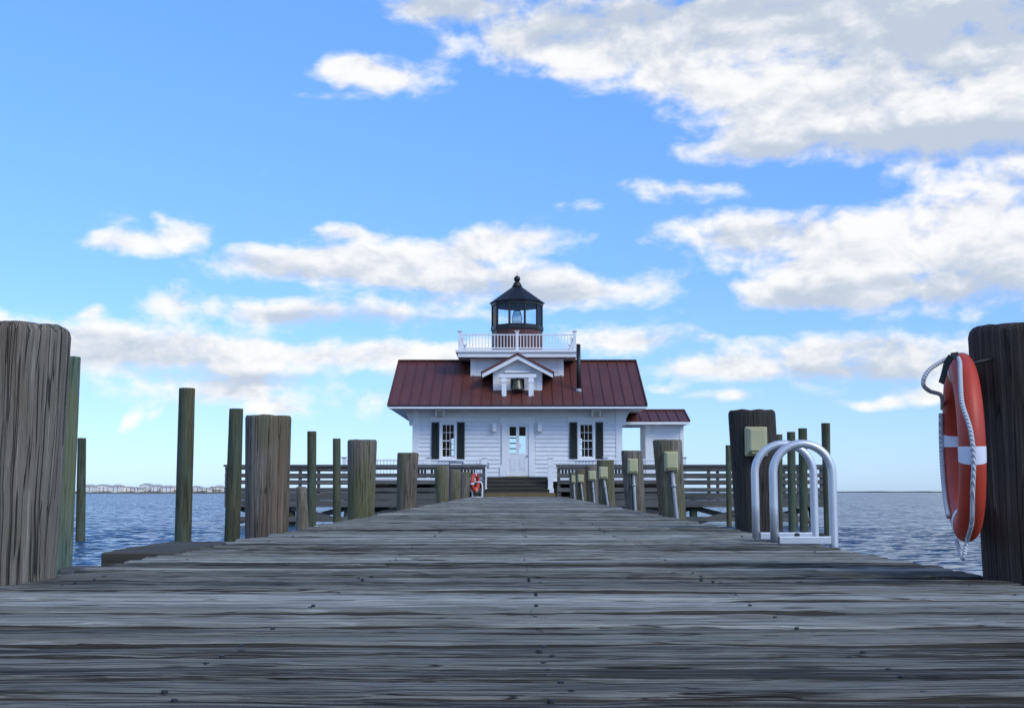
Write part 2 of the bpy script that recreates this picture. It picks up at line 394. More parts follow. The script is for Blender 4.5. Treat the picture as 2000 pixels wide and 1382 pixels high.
near_planks = [plank_mesh(i, 190, 9, 1.0) for i in range(14)]
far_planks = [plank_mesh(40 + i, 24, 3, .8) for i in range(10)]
nails = MB(); y = .25; k = 0; last = None
JO = (-1.36, -.51, .05, .60, 1.36)
while y < 41.0:
    src = near_planks if y < 7 else far_planks
    c = random.choice([q for q in src if q is not last]); last = c
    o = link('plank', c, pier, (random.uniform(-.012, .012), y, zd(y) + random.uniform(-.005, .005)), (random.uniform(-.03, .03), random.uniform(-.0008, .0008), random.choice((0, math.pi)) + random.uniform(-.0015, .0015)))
    o.scale.x = random.uniform(.990, 1.012)
    if y < 20:
        for jx in JO:
            for dy in (-.036, .036):
                if random.random() < .9:
                    nails.lathe([(.005, -.012), (.005, .0002), (.0035, .0010)], 10, (jx + random.gauss(0, .013), y + dy + random.gauss(0, .006), zd(y) - .0022))
    y += .1455 + random.uniform(-.002, .002); k += 1
nails.build('nail_heads', M['bolt'], pier)['kind'] = 'stuff'
for x in (-1.36, -.51, .05, .60, 1.36):
    MB().hexa([(x - .04, .2, zd(0) - .27), (x + .04, .2, zd(0) - .27), (x + .04, 41, zd(41) - .27), (x - .04, 41, zd(41) - .27),
               (x - .04, .2, zd(0) - .052), (x + .04, .2, zd(0) - .052), (x + .04, 41, zd(41) - .052), (x - .04, 41, zd(41) - .052)]).build('stringer', M['timber_y'], pier)

sl_ = tag(empty('side_platform', (-1.6, 6.0, zd(6))), 'thick low boards overhanging the left deck edge before the lone pole', 'platform')
for i in range(6):
    y0 = 5.46 + i * .19; MB().box(-1.84 + random.uniform(-.015, .015), -1.515 + random.uniform(-.01, .02), y0, y0 + .18, zd(6) - .062, zd(6) + .008 + random.uniform(-.003, .003)).build('board', M['step'], sl_, bevel=.008)
MB().box(-1.74, -1.58, 5.54, 6.5, zd(6) - .13, zd(6) - .04).build('bearer', M['timber_y'], sl_)

# ------------------------------------------------------------------ mooring piles
def log_mesh(name, base, top, rb, rt, seed, mat, nseg, nring, ragged=1.0, chamfer=.10):
    base, top = Vector(base), Vector(top); ax = top - base; H = ax.length; v = []; f = []
    gro = [(random.uniform(0, 6.28), random.uniform(.3, .9), random.uniform(.010, .035), random.uniform(0, .75)) for _ in range(int(14 * ragged))]
    zs = [H * (i / nring) ** .95 for i in range(nring + 1)]
    rows = [(z, 1.0) for z in zs[:-1]] + [(H - .14 * rt, 1.0), (H - .05 * rt, 1 - chamfer * .35), (H, 1 - chamfer)]
    for (z, s) in rows:
        r0 = (rb + (rt - rb) * z / H) * s
        for j in range(nseg):
            a = 2 * math.pi * j / nseg; ca, sa = math.cos(a), math.sin(a)
            r = r0 * (1 + .018 * fbm((ca * 1.3 + seed, sa * 1.3, z * .8), 3) + ragged * .006 * fbm((ca * 14, sa * 14 + seed, z * .9), 3))
            for (ga, gd, gw, gs) in gro:
                d = abs((a - ga - .05 * math.sin(z * 2 + ga) + math.pi) % (2 * math.pi) - math.pi)
                if d < gw * 2.5 and z > H * gs: r -= .085 * r0 * gd * max(0, 1 - d / gw) * (.6 + .4 * math.sin(z * 3 + ga * 5))
            dz = .02 * rt * ragged * fbm((ca * 2 + seed, sa * 2, 4), 3) * 1.8 if s < 1 or z > H - .2 * rt else 0
            p = base + ax * (z / H); v.append((p.x + r * ca, p.y + r * sa, p.z + dz))
    n = nseg; m = len(rows)
    for i in range(m - 1):
        for j in range(n): f.append((i * n + j, i * n + (j + 1) % n, (i + 1) * n + (j + 1) % n, (i + 1) * n + j))
    v.append(tuple(top + Vector((0, 0, .004)))); c = len(v) - 1
    for j in range(n): f.append(((m - 1) * n + j, (m - 1) * n + (j + 1) % n, c))
    mb = MB(); mb.add([Vector(q) - base for q in v], f)
    me = mb.mesh(name, mat, True); o = link(name, me); o.location = base
    return o
def pile(tl, tr, ty, bl, br, by, Y, label, group='thick mooring piles along the pier edges', mat='pile', name='mooring_pile', zbot=-.9, seg=None, ragged=1.0, cat='pile', chamfer=.07):
    t = at((tl + tr) / 2, ty, Y); b = at((bl + br) / 2, by, Y)
    rt = (tr - tl) / 2 * Y / F; rb = (br - bl) / 2 * Y / F
    k = (zbot - b.z) / (t.z - b.z); e = b + (t - b) * k; re = max(rb + (rt - rb) * k, rb * .8)
    seg = seg or (150 if Y < 6 else 90 if Y < 16 else 40)
    o = log_mesh(name, e, t, re, rt, random.uniform(0, 99), M[mat], seg, 46 if Y < 16 else 16, ragged, chamfer)
    return tag(o, label, cat, group)
pile(-102, 135, 640, -106, 95, 1130, 4.05, 'huge brown split mooring pile at the near left edge')
pile(1897, 2134, 640, 1935, 2136, 1130, 4.05, 'huge dark mooring pile at the near right behind the orange ring', mat='pile_dark')
pile(480, 569, 812, 480, 562, 1050, 9.0, 'grey cracked mooring pile, second from the camera on the left edge')
pile(679, 736, 859, 681, 729, 1018, 14.0, 'mooring pile with rusty brown split right side, third on the left')
pile(776, 818, 884, 776, 810, 990, 18.8, 'mooring pile in front of the cottage left corner, fourth on the left')
pile(849, 877, 910, 852, 875, 979, 26, 'stubby left mooring pile, third from the far life ring')
pile(874, 900, 917, 876, 899, 977, 31.6, 'stubby left mooring pile, second from the far life ring')
pile(897, 919, 921, 897, 916, 974, 38.4, 'stubby left mooring pile right beside the far life ring')
RP = [(1422, 1513, 802, 1437, 1527, 1029, 9.0, 'dark', 'dark mooring pile behind the aluminium ladder arches'),
      (1275, 1331, 859, 1288, 1339, 1008, 13.9, 0, 'tall right mooring pile with the largest fully visible box and conduit'),
      (1213, 1254, 880, 1222, 1261, 996, 18.8, 0, 'right mooring pile in front of the cottage right corner'),
      (1165, 1199, 898, 1170, 1201, 983, 23.7, 0, 'right mooring pile, fourth from the house end of the row'),
      (1142, 1168, 909, 1146, 1169, 979, 28.6, 0, 'right mooring pile, third from the house end of the row'),
      (1123, 1145, 916, 1126, 1146, 976, 33.5, 0, 'right mooring pile, second from the house end of the row'),
      (1111, 1129, 922, 1114, 1130, 974, 38.4, 0, 'last right mooring pile beside the walkway rail end')]
for (a, b, c, d, e, g, Y, dk, lab) in RP: pile(a, b, c, d, e, g, Y, lab, mat='pile_dark' if dk else 'pile')
PG = 'slim poles standing in the water'
def pole(tl, tr, ty, bl, br, by, Y, label, mat='pole', zbot=-.9): pile(tl, tr, ty, bl, br, by, Y, label, PG, mat, 'water_pole', zbot, 32, .25, 'pole', .03)
pole(120, 157, 697, 97, 139, 1110, 12.6, 'green treated pole leaning behind the huge left pile', 'pole_green')
pole(152, 168, 855, 148, 166, 1045, 28, 'short far pole in the water beside the green pole')
pole(350, 381, 758, 341, 373, 1062, 15.5, 'tall lone dark pole behind the overhanging boards')
pole(448, 475, 798, 438, 468, 1058, 17.8, 'tall dark pole just left of the grey cracked pile')
pole(600, 618, 842, 600, 617, 1028, 26.7, 'slim pole left of two between the second and third left piles')
pole(650, 665, 856, 650, 666, 1020, 33, 'thinner slim pole right of two between the second and third left piles')
pole(1604, 1621, 826, 1610, 1623, 1040, 30, 'rightmost slim pole, alone in open water behind the ladder')
pole(1559, 1576, 836, 1562, 1578, 1030, 31, 'slim pole inside the ladder arches, right one of two')
pole(1537, 1553, 843, 1540, 1555, 1028, 33, 'slim pole inside the ladder arches, left one of two')
pole(1514, 1528, 848, 1516, 1529, 1025, 36, 'slim pole just right of the dark boxed pile')
pole(1417, 1428, 869, 1419, 1429, 1000, 40, 'thin far pole peeking out left of the dark boxed pile')
pile(579, 598, 950, 578, 604, 1035, 21, 'low worn post stub beside the slim pole over the water', 'low stubs', 'pile', 'post_stub', -.9, 24, .6, 'post')
b0 = at(128, 1106, 12.6)
fb = MB().box(b0.x, -1.62, 12.45, 12.75, b0.z - .05, b0.z).build('finger_beam', M['timber_x'], None)
tag(fb, 'low horizontal timber tying the green pole to the pier', 'beam')

# ------------------------------------------------------------------ boxes on the right piles
UB = [(1457, 1498, 833, 890, 0, 0, 9.0), (1298, 1324, 881, 920, 1322, 1007, 13.9), (1226, 1246, 895, 925, 1241, 993, 18.8), (1170, 1187, 911, 935, 1187, 981, 23.7),
      (1149, 1164, 919, 938, 1161, 979, 28.6), (1128, 1140, 926, 942, 1139, 976, 33.5), (1116, 1124, 928, 943, 1123, 974, 38.4)]
UL = ['large beige utility box on the dark pile behind the ladder', 'beige utility box with conduit on the tall third right pile', 'beige utility box on the pile by the cottage right corner',
      'beige utility box fourth from the far end of the row', 'beige utility box third from the far end of the row', 'beige utility box second from the far end of the row', 'smallest beige utility box at the far end of the row']
for (x0, x1, y0, y1, cx, cy, Y), lab in zip(UB, UL):
    Yf = Y - .185; a = at(x0, y1, Yf); b = at(x1, y0, Yf); mx = (a.x + b.x) / 2; w = (b.x - a.x) / 2; z0, z1 = a.z, b.z
    e = tag(empty('utility_box', (mx, Yf, z0)), lab, 'utility box', 'beige utility boxes on the right piles')
    MB().box(a.x, b.x, Yf - .005, Yf + .05, z0, z1).build('back_plate', M['beige'], e, bevel=.006)
    h = z1 - z0; q = []
    for yy, s, zb, zt in ((Yf - .006, .94, .05, .97), (Yf - .060, .70, .17, .90)):
        q.append([(mx - w * s, yy, z0 + h * zb), (mx + w * s, yy, z0 + h * zb), (mx + w * s, yy, z0 + h * zt), (mx - w * s, yy, z0 + h * zt)])
    MB().hexa(q[0] + q[1]).build('cover', M['beige'], e, bevel=.006)
    MB().box(mx - w * .62, mx + w * .62, Yf - .064, Yf - .03, z0 + h * .06, z0 + h * .12).build('lip', M['beige_dark'], e, bevel=.004)
    for sx in (-.84, .84): MB().lathe([(.007, 0), (.007, .004), (.003, .006)], 8, (0, 0, 0)).build('screw', M['bolt'], e).matrix_basis = Matrix.Translation((mx + w * sx, Yf - .006, z0 + h * .5)) @ Matrix.Rotation(R(90), 4, 'X')
    if cx:
        p1 = at(cx, cy + 3, Y - .2); p0 = Vector((mx + .01, Yf + .01, z0 + .01))
        MB().tube([p0, p0 + (p1 - p0) * .5, p1, p1 + (p1 - p0) * .1], .021, 12).build('conduit', M['conduit'], e, True)
        pm = p0 + (p1 - p0) * .3; MB().tube([pm, pm + (p1 - p0).normalized() * .03], .030, 12).build('coupling', M['conduit'], e, True)

# ------------------------------------------------------------------ boarding ladder
lad = tag(empty('boarding_ladder', (1.47, 6.5, zd(6.5))), 'aluminium boarding ladder with two arched grab rails on the right deck edge', 'ladder')
def arch(Y, lpx, rpx, tpy, pyb):
    xl, xr = wx(lpx, Y, pyb), wx(rpx, Y, pyb); zt = wz(tpy, Y, (lpx + rpx) / 2); r = (xr - xl) / 2; cx = (xl + xr) / 2; z0 = zd(Y) + .012
    pts = [(xl, Y, z0), (xl, Y, (z0 + zt - r) / 2)] + [(cx - r * math.cos(t), Y, zt - .024 - r + r * math.sin(t)) for t in np.linspace(0, math.pi, 25)] + [(xr, Y, z0), (xr, Y, -.45)]
    MB().tube(pts, .0215, 20).build('grab_rail', M['alu'], lad, True)
    MB().box(xl + .02, xr - .02, Y - .022, Y + .022, zd(Y) + .006, zd(Y) + .045).build('foot_bar', M['alu'], lad, bevel=.004)
    for f_ in (.38, .80): MB().lathe([(.014, 0), (.014, .010), (.008, .016)], 6, (xl + (xr - xl) * f_, Y, zd(Y) + .046)).build('bolt', M['bolt'], lad)
    return xr
xr1 = arch(6.30, 1513, 1629, 857, 1058); xr2 = arch(6.86, 1477, 1592, 858, 1048)
for z in (.5, .22, -.06, -.34): MB().tube([(xr1, 6.30, z), (xr2, 6.86, z)], .02, 12).build('rung', M['alu'], lad, True)

# ------------------------------------------------------------------ life rings
def ring(center, ddir, Rm, rr, ra, label, group, full=True):
    c = Vector(center); d = Vector(ddir).normalized(); up = Vector((0, 0, 1)); nrm = d.cross(up).normalized()   # plane spanned by d and up
    e = tag(empty('life_ring', c - up * (Rm + rr)), label, 'life ring', group)
    def P(t, s, k=1.0): return c + (d * math.cos(t) + up * math.sin(t)) * (Rm + k * rr * math.cos(s)) + nrm * (k * ra * math.sin(s))
    def torus(t0, t1, n, k, name, mat, closed=False):
        m = 28; v = [P(t0 + (t1 - t0) * i / n, 2 * math.pi * j / m, k) for i in range(n if closed else n + 1) for j in range(m)]; f = []
        for i in range(n):
            i2 = (i + 1) % n if closed else i + 1
            for j in range(m): f.append((i * m + j, i2 * m + j, i2 * m + (j + 1) % m, i * m + (j + 1) % m))
        mb = MB(); mb.add(v, f); mb.build(name, mat, e, True)
    torus(0, 2 * math.pi, 96, 1.0, 'ring_body', M['orange'], True)
    for t in (-7, 83, 173, 263): torus(R(t - 5.2), R(t + 5.2), 10, 1.022, 'band', M['band'])
    return e, c, d, up, nrm, P
rc = at(1881, 872, 3.93)
e, c, d, up, nrm, P = ring(rc, (-.120, -.48, 0), .247, .053, .039, 'orange ring buoy with white bands hung on the near right pile', None)
nf = nrm if nrm.x < 0 else -nrm; sgn = 1 if nrm.x < 0 else -1
rope = [P(R(a_), sgn * R(b_), 1.16) for a_, b_ in ((92, 70), (76, 42), (60, 22), (42, 30), (24, 34), (8, 12), (-7, 4), (-28, 8), (-50, 6), (-72, 12))]
rope += [rope[-1] + Vector((-.012, 0, -.05)), c + up * -.345 + d * .03 + nf * .02, c + up * -.30 - d * .01 + nf * .03]
def smooth_path(pts, n=8):
    pts = [Vector(p) for p in pts]; out = []
    for i in range(len(pts) - 1):
        p0, p1, p2, p3 = pts[max(i - 1, 0)], pts[i], pts[i + 1], pts[min(i + 2, len(pts) - 1)]
        for k in range(n):
            t = k / n; out.append(.5 * ((2 * p1) + (p2 - p0) * t + (2 * p0 - 5 * p1 + 4 * p2 - p3) * t * t + (3 * p1 - p0 - 3 * p2 + p3) * t ** 3))
    return out + [pts[-1]]
MB().tube(smooth_path(rope), .0068, 10).build('grab_rope', M['rope'], e, True)
tp = P(R(90), sgn * R(70), 1.15)
loop = [tp, at(1850, 700, 3.9), at(1815, 722, 3.88), at(1803, 748, 3.88), at(1815, 763, 3.92), at(1838, 772, 4.0), P(R(150), sgn * R(60), 1.1)]
MB().tube(smooth_path(loop), .0068, 10).build('rope_loop', M['rope'], e, True)
back = [P(R(a), sgn * R(100), 1.17) for a in (150, 170, 190, 210, 230, 250)]
MB().tube(smooth_path(back), .0085, 8).build('grab_rope', M['rope'], e, True)
s0 = [at(1872, 693, 3.80), at(1858, 695, 3.80), at(1848, 712, 3.81), at(1843, 733, 3.82), at(1838, 748, 3.83)]
mb = MB()
for a, b in zip(s0, s0[1:]): mb.beam(a, b, .004, .020)
mb.build('hanging_strap', M['strap'], e)
MB().tube([P(R(90), R(90)), Vector((1.60, c.y + .03, c.z + .30))], .006, 8).build('hook', M['strap'], e, True)
fr = at(928, 942, 40.2)
ring(fr, (-.36, -.93, 0), .25, .07, .06, 'small distant orange life ring by the walkway rail end', None)
lr = tag(empty('ladder_hoop', at(932, 973, 40.4)), 'white tubular ladder hoop under the distant life ring', 'ladder')
x0, x1 = wx(923, 40.4), wx(942, 40.4); zb = wz(972, 40.4); zt = wz(940, 40.4)
MB().tube(smooth_path([(x0, 40.4, zb), (x0, 40.4, zt - .12), (x0 + .08, 40.4, zt), (x1 - .08, 40.4, zt), (x1, 40.4, zt - .12), (x1, 40.4, zb)], 5), .026, 10).build('hoop', M['white_trim'], lr, True)
MB().tube([(x0, 40.4, zb + .02), (x1, 40.4, zb + .02)], .026, 10).build('rung', M['white_trim'], lr, True)

# ------------------------------------------------------------------ cross walkway with its rails
YW = 41.0; ZW = zd(YW)
XL, XR = wx(441, YW), wx(1606, YW); OL, OR = wx(948, YW), wx(1088, YW)
wk = tag(empty('walkway', (0, 42, ZW)), 'timber walkway crossing in front of the cottage', 'walkway', kind='structure')
def strip(x0, x1, y0, y1, z0, z1, name, mat, par): return MB().box(x0, x1, y0, y1, z0, z1).build(name, mat, par, bevel=.006)
n = int((XR - XL) / .145); pm = MB().box(-.069, .069, YW + .02, 44.4, -.04, 0).mesh('plank', M['timber_y'], bevel=.004)
for i in range(n): link('plank', pm, wk, (XL + .07 + i * .145, 0, ZW - .003 + random.uniform(-.003, .003)))
for (a, b) in ((XL, wx(905, YW)), (wx(1113, YW), XR)):
    zf1, zf0 = wz(962, YW), wz(990, YW); hh = (zf1 - zf0) / 2
    for j in range(2): strip(a, b, YW - .05, YW, zf0 + hh * j + .004, zf0 + hh * (j + 1) - .004, 'fascia_board', M['timber_x'], wk)
def wrail(a, b, Y, label):
    e = tag(empty('walkway_railing', ((a + b) / 2, Y, ZW)), label, 'railing', 'weathered walkway railings')
    for (t, bt, yo) in ((924, 932, .0), (937, 945, .0), (952, 960, .0)):
        strip(a, b, Y - .03 + yo, Y + .01, wz(bt, YW), wz(t, YW), 'rail', M['timber_x'], e)
    strip(a - .04, b + .04, Y - .09, Y + .09, wz(911, YW), wz(907, YW), 'cap_rail', M['timber_x'], e)
    strip(a, b, Y - .035, Y + .01, wz(917, YW), wz(911.4, YW), 'rail', M['timber_x'], e)
    m = max(1, round((b - a) / 1.3))
    for i in range(m + 1):
        x = a + .05 + (b - a - .1) * i / m
        strip(x - .05, x + .05, Y + .012, Y + .11, ZW - .3, wz(911.3, YW), 'post', M['timber_z'], e)
wrail(XL, OL, YW - .06, 'weathered walkway railing on the near side, left of the steps')
wrail(OR, XR, YW - .06, 'weathered walkway railing on the near side, right of the steps')
wrail(XL, wx(668, YW), 44.3, 'rear weathered walkway railing left of the porch')
wrail(wx(1345, YW), XR, 44.3, 'rear weathered walkway railing right of the porch')
mbx = 0
for sgn_, xs in ((-1, np.linspace(XL + .3, -1.9, 5)), (1, np.linspace(1.9, XR - .3, 5))):
    for i, x in enumerate(xs):
        for Y in (41.3, 44.0):
            MB().lathe([(.13, -1.5), (.13, ZW - .05)], 12, (x, Y, 0)).build('support_pile', M['pole'], wk, True)
        if i < 4:
            x2 = xs[i + 1]; a_, b_ = ((x, x2) if i % 2 else (x2, x))
            MB().beam((a_, 41.12, ZW - .35), (b_, 41.12, .08), .06, .17).build('brace', M['timber_x'], wk)
            MB().beam((b_, 41.45, ZW - .35), (a_, 41.45, .08), .06, .17).build('brace', M['timber_x'], wk)
    MB().box(xs[0], xs[-1], 41.05, 41.13, .12, .28).build('lower_beam', M['timber_x'], wk)

# ------------------------------------------------------------------ cottage
YH = 50.0; YB = 58.0
ZF = wz(930, YH); WX0, WX1 = wx(806, YH), wx(1215, YH)
YE, YR_ = 49.0, 53.4
EX0, EX1 = wx(758, YE, 792), wx(1263, YE, 792); ZE = wz(791, YE); ZR = wz(704.5, YR_)
cot = tag(empty('cottage_lighthouse', (0, 54, ZF)), 'white clapboard cottage lighthouse with red metal roof and black lantern', 'lighthouse')
HC = .17
def snap(z): return ZF + round((z - ZF) / HC) * HC
ZT = snap(wz(797, YH)) + .02
holes = []           # x0, x1, z0, z1 of casings
WIN = [(862, 888), (1130, 1160)]
WIN = [(858, 892), (1128, 1163)]
wz0, wz1 = snap(wz(893, YH)), snap(wz(826, YH))
for a, b in WIN: holes.append((wx(a, YH), wx(b, YH), wz0, wz1))
dz1 = snap(wz(815, YH)); dx0, dx1 = wx(976, YH), wx(1046, YH)
holes.append((dx0, dx1, ZF, dz1))
wall = MB()
def wall_strips(mb, x0, x1, z0, z1, hs, y0, y1):
    xs = sorted({x0, x1, *[h[0] for h in hs], *[h[1] for h in hs]})
    for a, b in zip(xs, xs[1:]):
        hh = sorted([(h[2], h[3]) for h in hs if h[0] <= a + 1e-6 and h[1] >= b - 1e-6]); z = z0
        for (p, q) in hh:
            if p > z + 1e-4: mb.box(a, b, y0, y1, z, p)
            z = max(z, q)
        if z < z1 - 1e-4: mb.box(a, b, y0, y1, z, z1)
wall_strips(wall, WX0, WX1, ZF - .1, ZT + .4, holes[:2] + [(wx(991, YH), wx(1033, YH), ZF, wz(828.5, YH))], YH + .03, YH + .14)
front = wall.build('front_wall', M['white'], cot)
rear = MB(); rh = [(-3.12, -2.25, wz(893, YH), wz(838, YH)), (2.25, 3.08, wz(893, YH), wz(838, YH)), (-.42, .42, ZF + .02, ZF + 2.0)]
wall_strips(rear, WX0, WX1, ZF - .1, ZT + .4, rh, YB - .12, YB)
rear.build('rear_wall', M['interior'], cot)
for s, x in ((-1, WX0), (1, WX1)):
    m_ = MB(); xa, xb = (x, x + .12) if s < 0 else (x - .12, x)
    for q in range(18):
        pass
    m_.add([(xa, YH + .145, ZF - .1), (xb, YH + .145, ZF - .1), (xb, YB - .125, ZF - .1), (xa, YB - .125, ZF - .1), (xa, YH + .145, ZT + .3), (xb, YH + .145, ZT + .3), (xb, YR_, ZR - .25), (xa, YR_, ZR - .25), (xb, YB - .125, ZT + .3), (xa, YB - .125, ZT + .3)],
           [(0, 1, 2, 3), (0, 4, 5, 1), (4, 7, 6, 5), (7, 9, 8, 6), (3, 2, 8, 9), (0, 3, 9, 7, 4), (1, 5, 6, 8, 2)])
    m_.build('side_wall', M['white'], cot)
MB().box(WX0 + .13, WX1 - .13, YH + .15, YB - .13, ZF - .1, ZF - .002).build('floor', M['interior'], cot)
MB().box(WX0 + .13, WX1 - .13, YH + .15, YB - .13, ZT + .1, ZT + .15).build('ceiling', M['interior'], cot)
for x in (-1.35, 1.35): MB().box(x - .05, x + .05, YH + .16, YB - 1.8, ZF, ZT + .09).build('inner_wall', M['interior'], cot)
# rear door leaf with panes seen through the front glass
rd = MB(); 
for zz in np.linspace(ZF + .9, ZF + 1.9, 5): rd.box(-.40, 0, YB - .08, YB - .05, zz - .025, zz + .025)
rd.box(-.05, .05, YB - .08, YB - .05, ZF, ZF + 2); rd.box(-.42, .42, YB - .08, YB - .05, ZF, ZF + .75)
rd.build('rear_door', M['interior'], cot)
# lap siding: every board its own piece, thick at its lower edge
cbL, cbR = wx(817.5, YH), wx(1203.5, YH); bcache = {}
def board(x0, x1, z):
    L = round(x1 - x0, 3)
    if L not in bcache:
        m_ = MB(); m_.hexa([(0, -.006, .004), (L, -.006, .004), (L, .03, .004), (0, .03, .004), (0, .026, HC + .001), (L, .026, HC + .001), (L, .03, HC + .001), (0, .03, HC + .001)])
        bcache[L] = m_.mesh('siding_board', M['white'])
    link('siding_board', bcache[L], front, (x0, YH - .002 + random.uniform(0, .003), z))
nb = int(round((ZT - ZF) / HC))
for i in range(nb):
    z = ZF + i * HC; cur = cbL
    for h in sorted(h for h in holes if h[2] < z + HC * .5 < h[3]):
        board(cur, h[0], z); cur = h[1]
    board(cur, cbR, z)
for a, b in ((WX0 - .02, cbL), (cbR, WX1 + .02)): MB().box(a, b, YH - .025, YH + .03, ZF - .1, ZT).build('corner_board', M['white_trim'], cot, bevel=.006)
MB().box(WX0 - .02, WX1 + .02, YH - .03, YH + .03, ZT - .005, ZT + .2).build('frieze_board', M['white_trim'], cot)
MB().box(WX0 - .03, -1.36, YH - .03, YH + .03, ZF - .18, ZF - .004).build('water_table', M['white_trim'], cot)
MB().box(1.36, WX1 + .03, YH - .03, YH + .03, ZF - .18, ZF - .004).build('water_table', M['white_trim'], cot)
# windows
def frame4(mb, x0, x1, z0, z1, w, y0, y1, wb=None):
    wb = wb or w
    mb.box(x0, x0 + w, y0, y1, z0, z1); mb.box(x1 - w, x1, y0, y1, z0, z1); mb.box(x0 + w, x1 - w, y0, y1, z1 - w, z1); mb.box(x0 + w, x1 - w, y0, y1, z0, z0 + wb)
for (x0, x1, z0, z1) in holes[:2]:
    m_ = MB(); frame4(m_, x0 + .002, x1 - .002, z0 + .002, z1 - .002, .085, YH - .03, YH + .06); w_ = m_.build('window', M['white_trim'], cot)
    MB().box(x0 - .05, x1 + .05, YH - .075, YH - .001, z0 - .05, z0 + .012).build('sill', M['white_trim'], w_, bevel=.005)
    hx0, hx1 = (x0 + x1) / 2 - .75, (x0 + x1) / 2 + .75
    MB().box(hx0, hx1, YH - .030, YH - .003, z1 + .02, z1 + .19).build('head_board', M['white_trim'], w_)
    MB().box(hx0 - .03, hx1 + .03, YH - .06, YH - .003, z1 + .192, z1 + .215).build('head_cap', M['white_trim'], w_)
    ix0, ix1, iz0, iz1 = x0 + .087, x1 - .087, z0 + .087, z1 - .087; zm = (iz0 + iz1) / 2
    for k, (a, b, yo) in enumerate(((iz0, zm + .02, .04), (zm - .02, iz1, .01))):
        m_ = MB(); frame4(m_, ix0 + .001, ix1 - .001, a, b, .038, YH + yo, YH + yo + .028); s_ = m_.build('sash', M['white_trim'], w_)
        m_ = MB(); gx0, gx1, gz0, gz1 = ix0 + .039, ix1 - .039, a + .038, b - .038
        for j in (1, 2): xx = gx0 + (gx1 - gx0) * j / 3; m_.box(xx - .009, xx + .009, YH + yo + .004, YH + yo + .022, gz0, gz1)
        zz = (gz0 + gz1) / 2; 
        for j in range(3): m_.box(gx0 + (gx1 - gx0) * j / 3 + .0095, gx0 + (gx1 - gx0) * (j + 1) / 3 - .0095, YH + yo + .004, YH + yo + .022, zz - .009, zz + .009)
        m_.build('muntins', M['white_trim'], w_)
        pw, ph = (gx1 - gx0) / 3, (gz1 - gz0) / 2
        pane = MB().box(-pw / 2 + .006, pw / 2 - .006, 0, .004, -ph / 2 + .006, ph / 2 - .006).mesh('pane', M['glass'])
        for j in range(3):
            for i in range(2): link('pane', pane, w_, (gx0 + pw * (j + .5), YH + yo + .010, gz0 + ph * (i + .5)))
    for sa, sb in ((x0 - .32, x0 - .015), (x1 + .015, x1 + .32)):
        m_ = MB(); frame4(m_, sa, sb, z0 - .005, z1 - .02, .05, YH - .055, YH - .018)
        m_.box(sa + .05, sb - .05, YH - .028, YH - .019, z0 + .045, z1 - .07); sh = m_.build('shutter', M['shutter'], cot); ns = 26
        sl = MB().hexa([(sa + .05, -.012, -.02), (sb - .05, -.012, -.02), (sb - .05, -.006, -.02), (sa + .05, -.006, -.02), (sa + .05, .010, .022), (sb - .05, .010, .022), (sb - .05, .016, .022), (sa + .05, .016, .022)]).mesh('slat', M['shutter'])
        for i in range(ns): link('slat', sl, sh, (0, YH - .038, z0 + .07 + (z1 - z0 - .16) * i / (ns - 1)))
# rear window sashes seen through the rooms
for (x0, x1, z0, z1) in rh[:2]:
    m_ = MB(); frame4(m_, x0, x1, z0, z1, .03, YB - .1, YB - .06)
    for j in (1, 2): xx = x0 + (x1 - x0) * j / 3; m_.box(xx - .012, xx + .012, YB - .09, YB - .06, z0, z1)
    for j in (1, 2, 3): zz = z0 + (z1 - z0) * j / 4; m_.box(x0, x1, YB - .088, YB - .062, zz - .014, zz + .014)
    m_.build('rear_sash', M['interior'], cot)
# door and its surround
sur = MB(); sx0, sx1 = wx(991, YH), wx(1033, YH); zdt = wz(828.5, YH)
sur.box(dx0, dx1, YH - .045, YH + .05, dz1 - .19, dz1 - .002)
for s in (-1, 1):
    o_, i_ = (dx0, sx0) if s < 0 else (dx1, sx1); mid = o_ + (i_ - o_) * .28
    zA, zB, zC = ZF + .48, ZF + .38, dz1 - .30
    poly = [(i_, ZF), (o_, ZF), (o_, zB), (mid, zA), (mid, zC), (o_, dz1 - .195), (i_, dz1 - .195)]
    if s > 0: poly = poly[::-1]
    sur.prism(poly, YH - .04, YH + .05)
sur.box(sx0, sx1, YH - .038, YH + .05, zdt, dz1 - .195)
so = sur.build('door_surround', M['white_trim'], cot)
MB().box(dx0 - .06, dx1 + .06, YH - .085, YH + .02, dz1 + .002, dz1 + .035).build('door_cap', M['white_trim'], cot)
dr = MB(); gz0, gz1 = wz(886, YH), wz(833, YH); gl = [(wx(995.3, YH), wx(1008, YH)), (wx(1014, YH), wx(1026.5, YH))]
wall_strips(dr, sx0 + .003, sx1 - .003, ZF + .012, zdt - .003, [(a, b, gz0, gz1) for a, b in gl], YH + .0, YH + .045)
door = dr.build('door', M['white'], cot)
for a, b in gl:
    MB().box(a, b, YH + .02, YH + .025, gz0, gz1).build('pane', M['glass'], door)
    m_ = MB(); frame4(m_, a + .015, b - .015, wz(917, YH), wz(895, YH), .022, YH - .012, YH + .002); m_.box(a + .06, b - .06, YH - .010, YH + .002, wz(917, YH) + .05, wz(895, YH) - .05); m_.build('door_panel', M['white'], door)
MB().lathe([(.012, 0), (.012, .03), (.03, .045), (.03, .065), (.015, .075)], 14, (0, 0, 0)).build('knob', M['bell'], door, True).matrix_basis = Matrix.Translation((wx(1029.8, YH), YH, wz(890, YH))) @ Matrix.Rotation(R(90), 4, 'X')
MB().box(wx(1013.5, YH), wx(1018, YH), YH - .004, YH + .018, wz(875, YH), wz(866, YH)).build('notice', M['white_trim'], door)
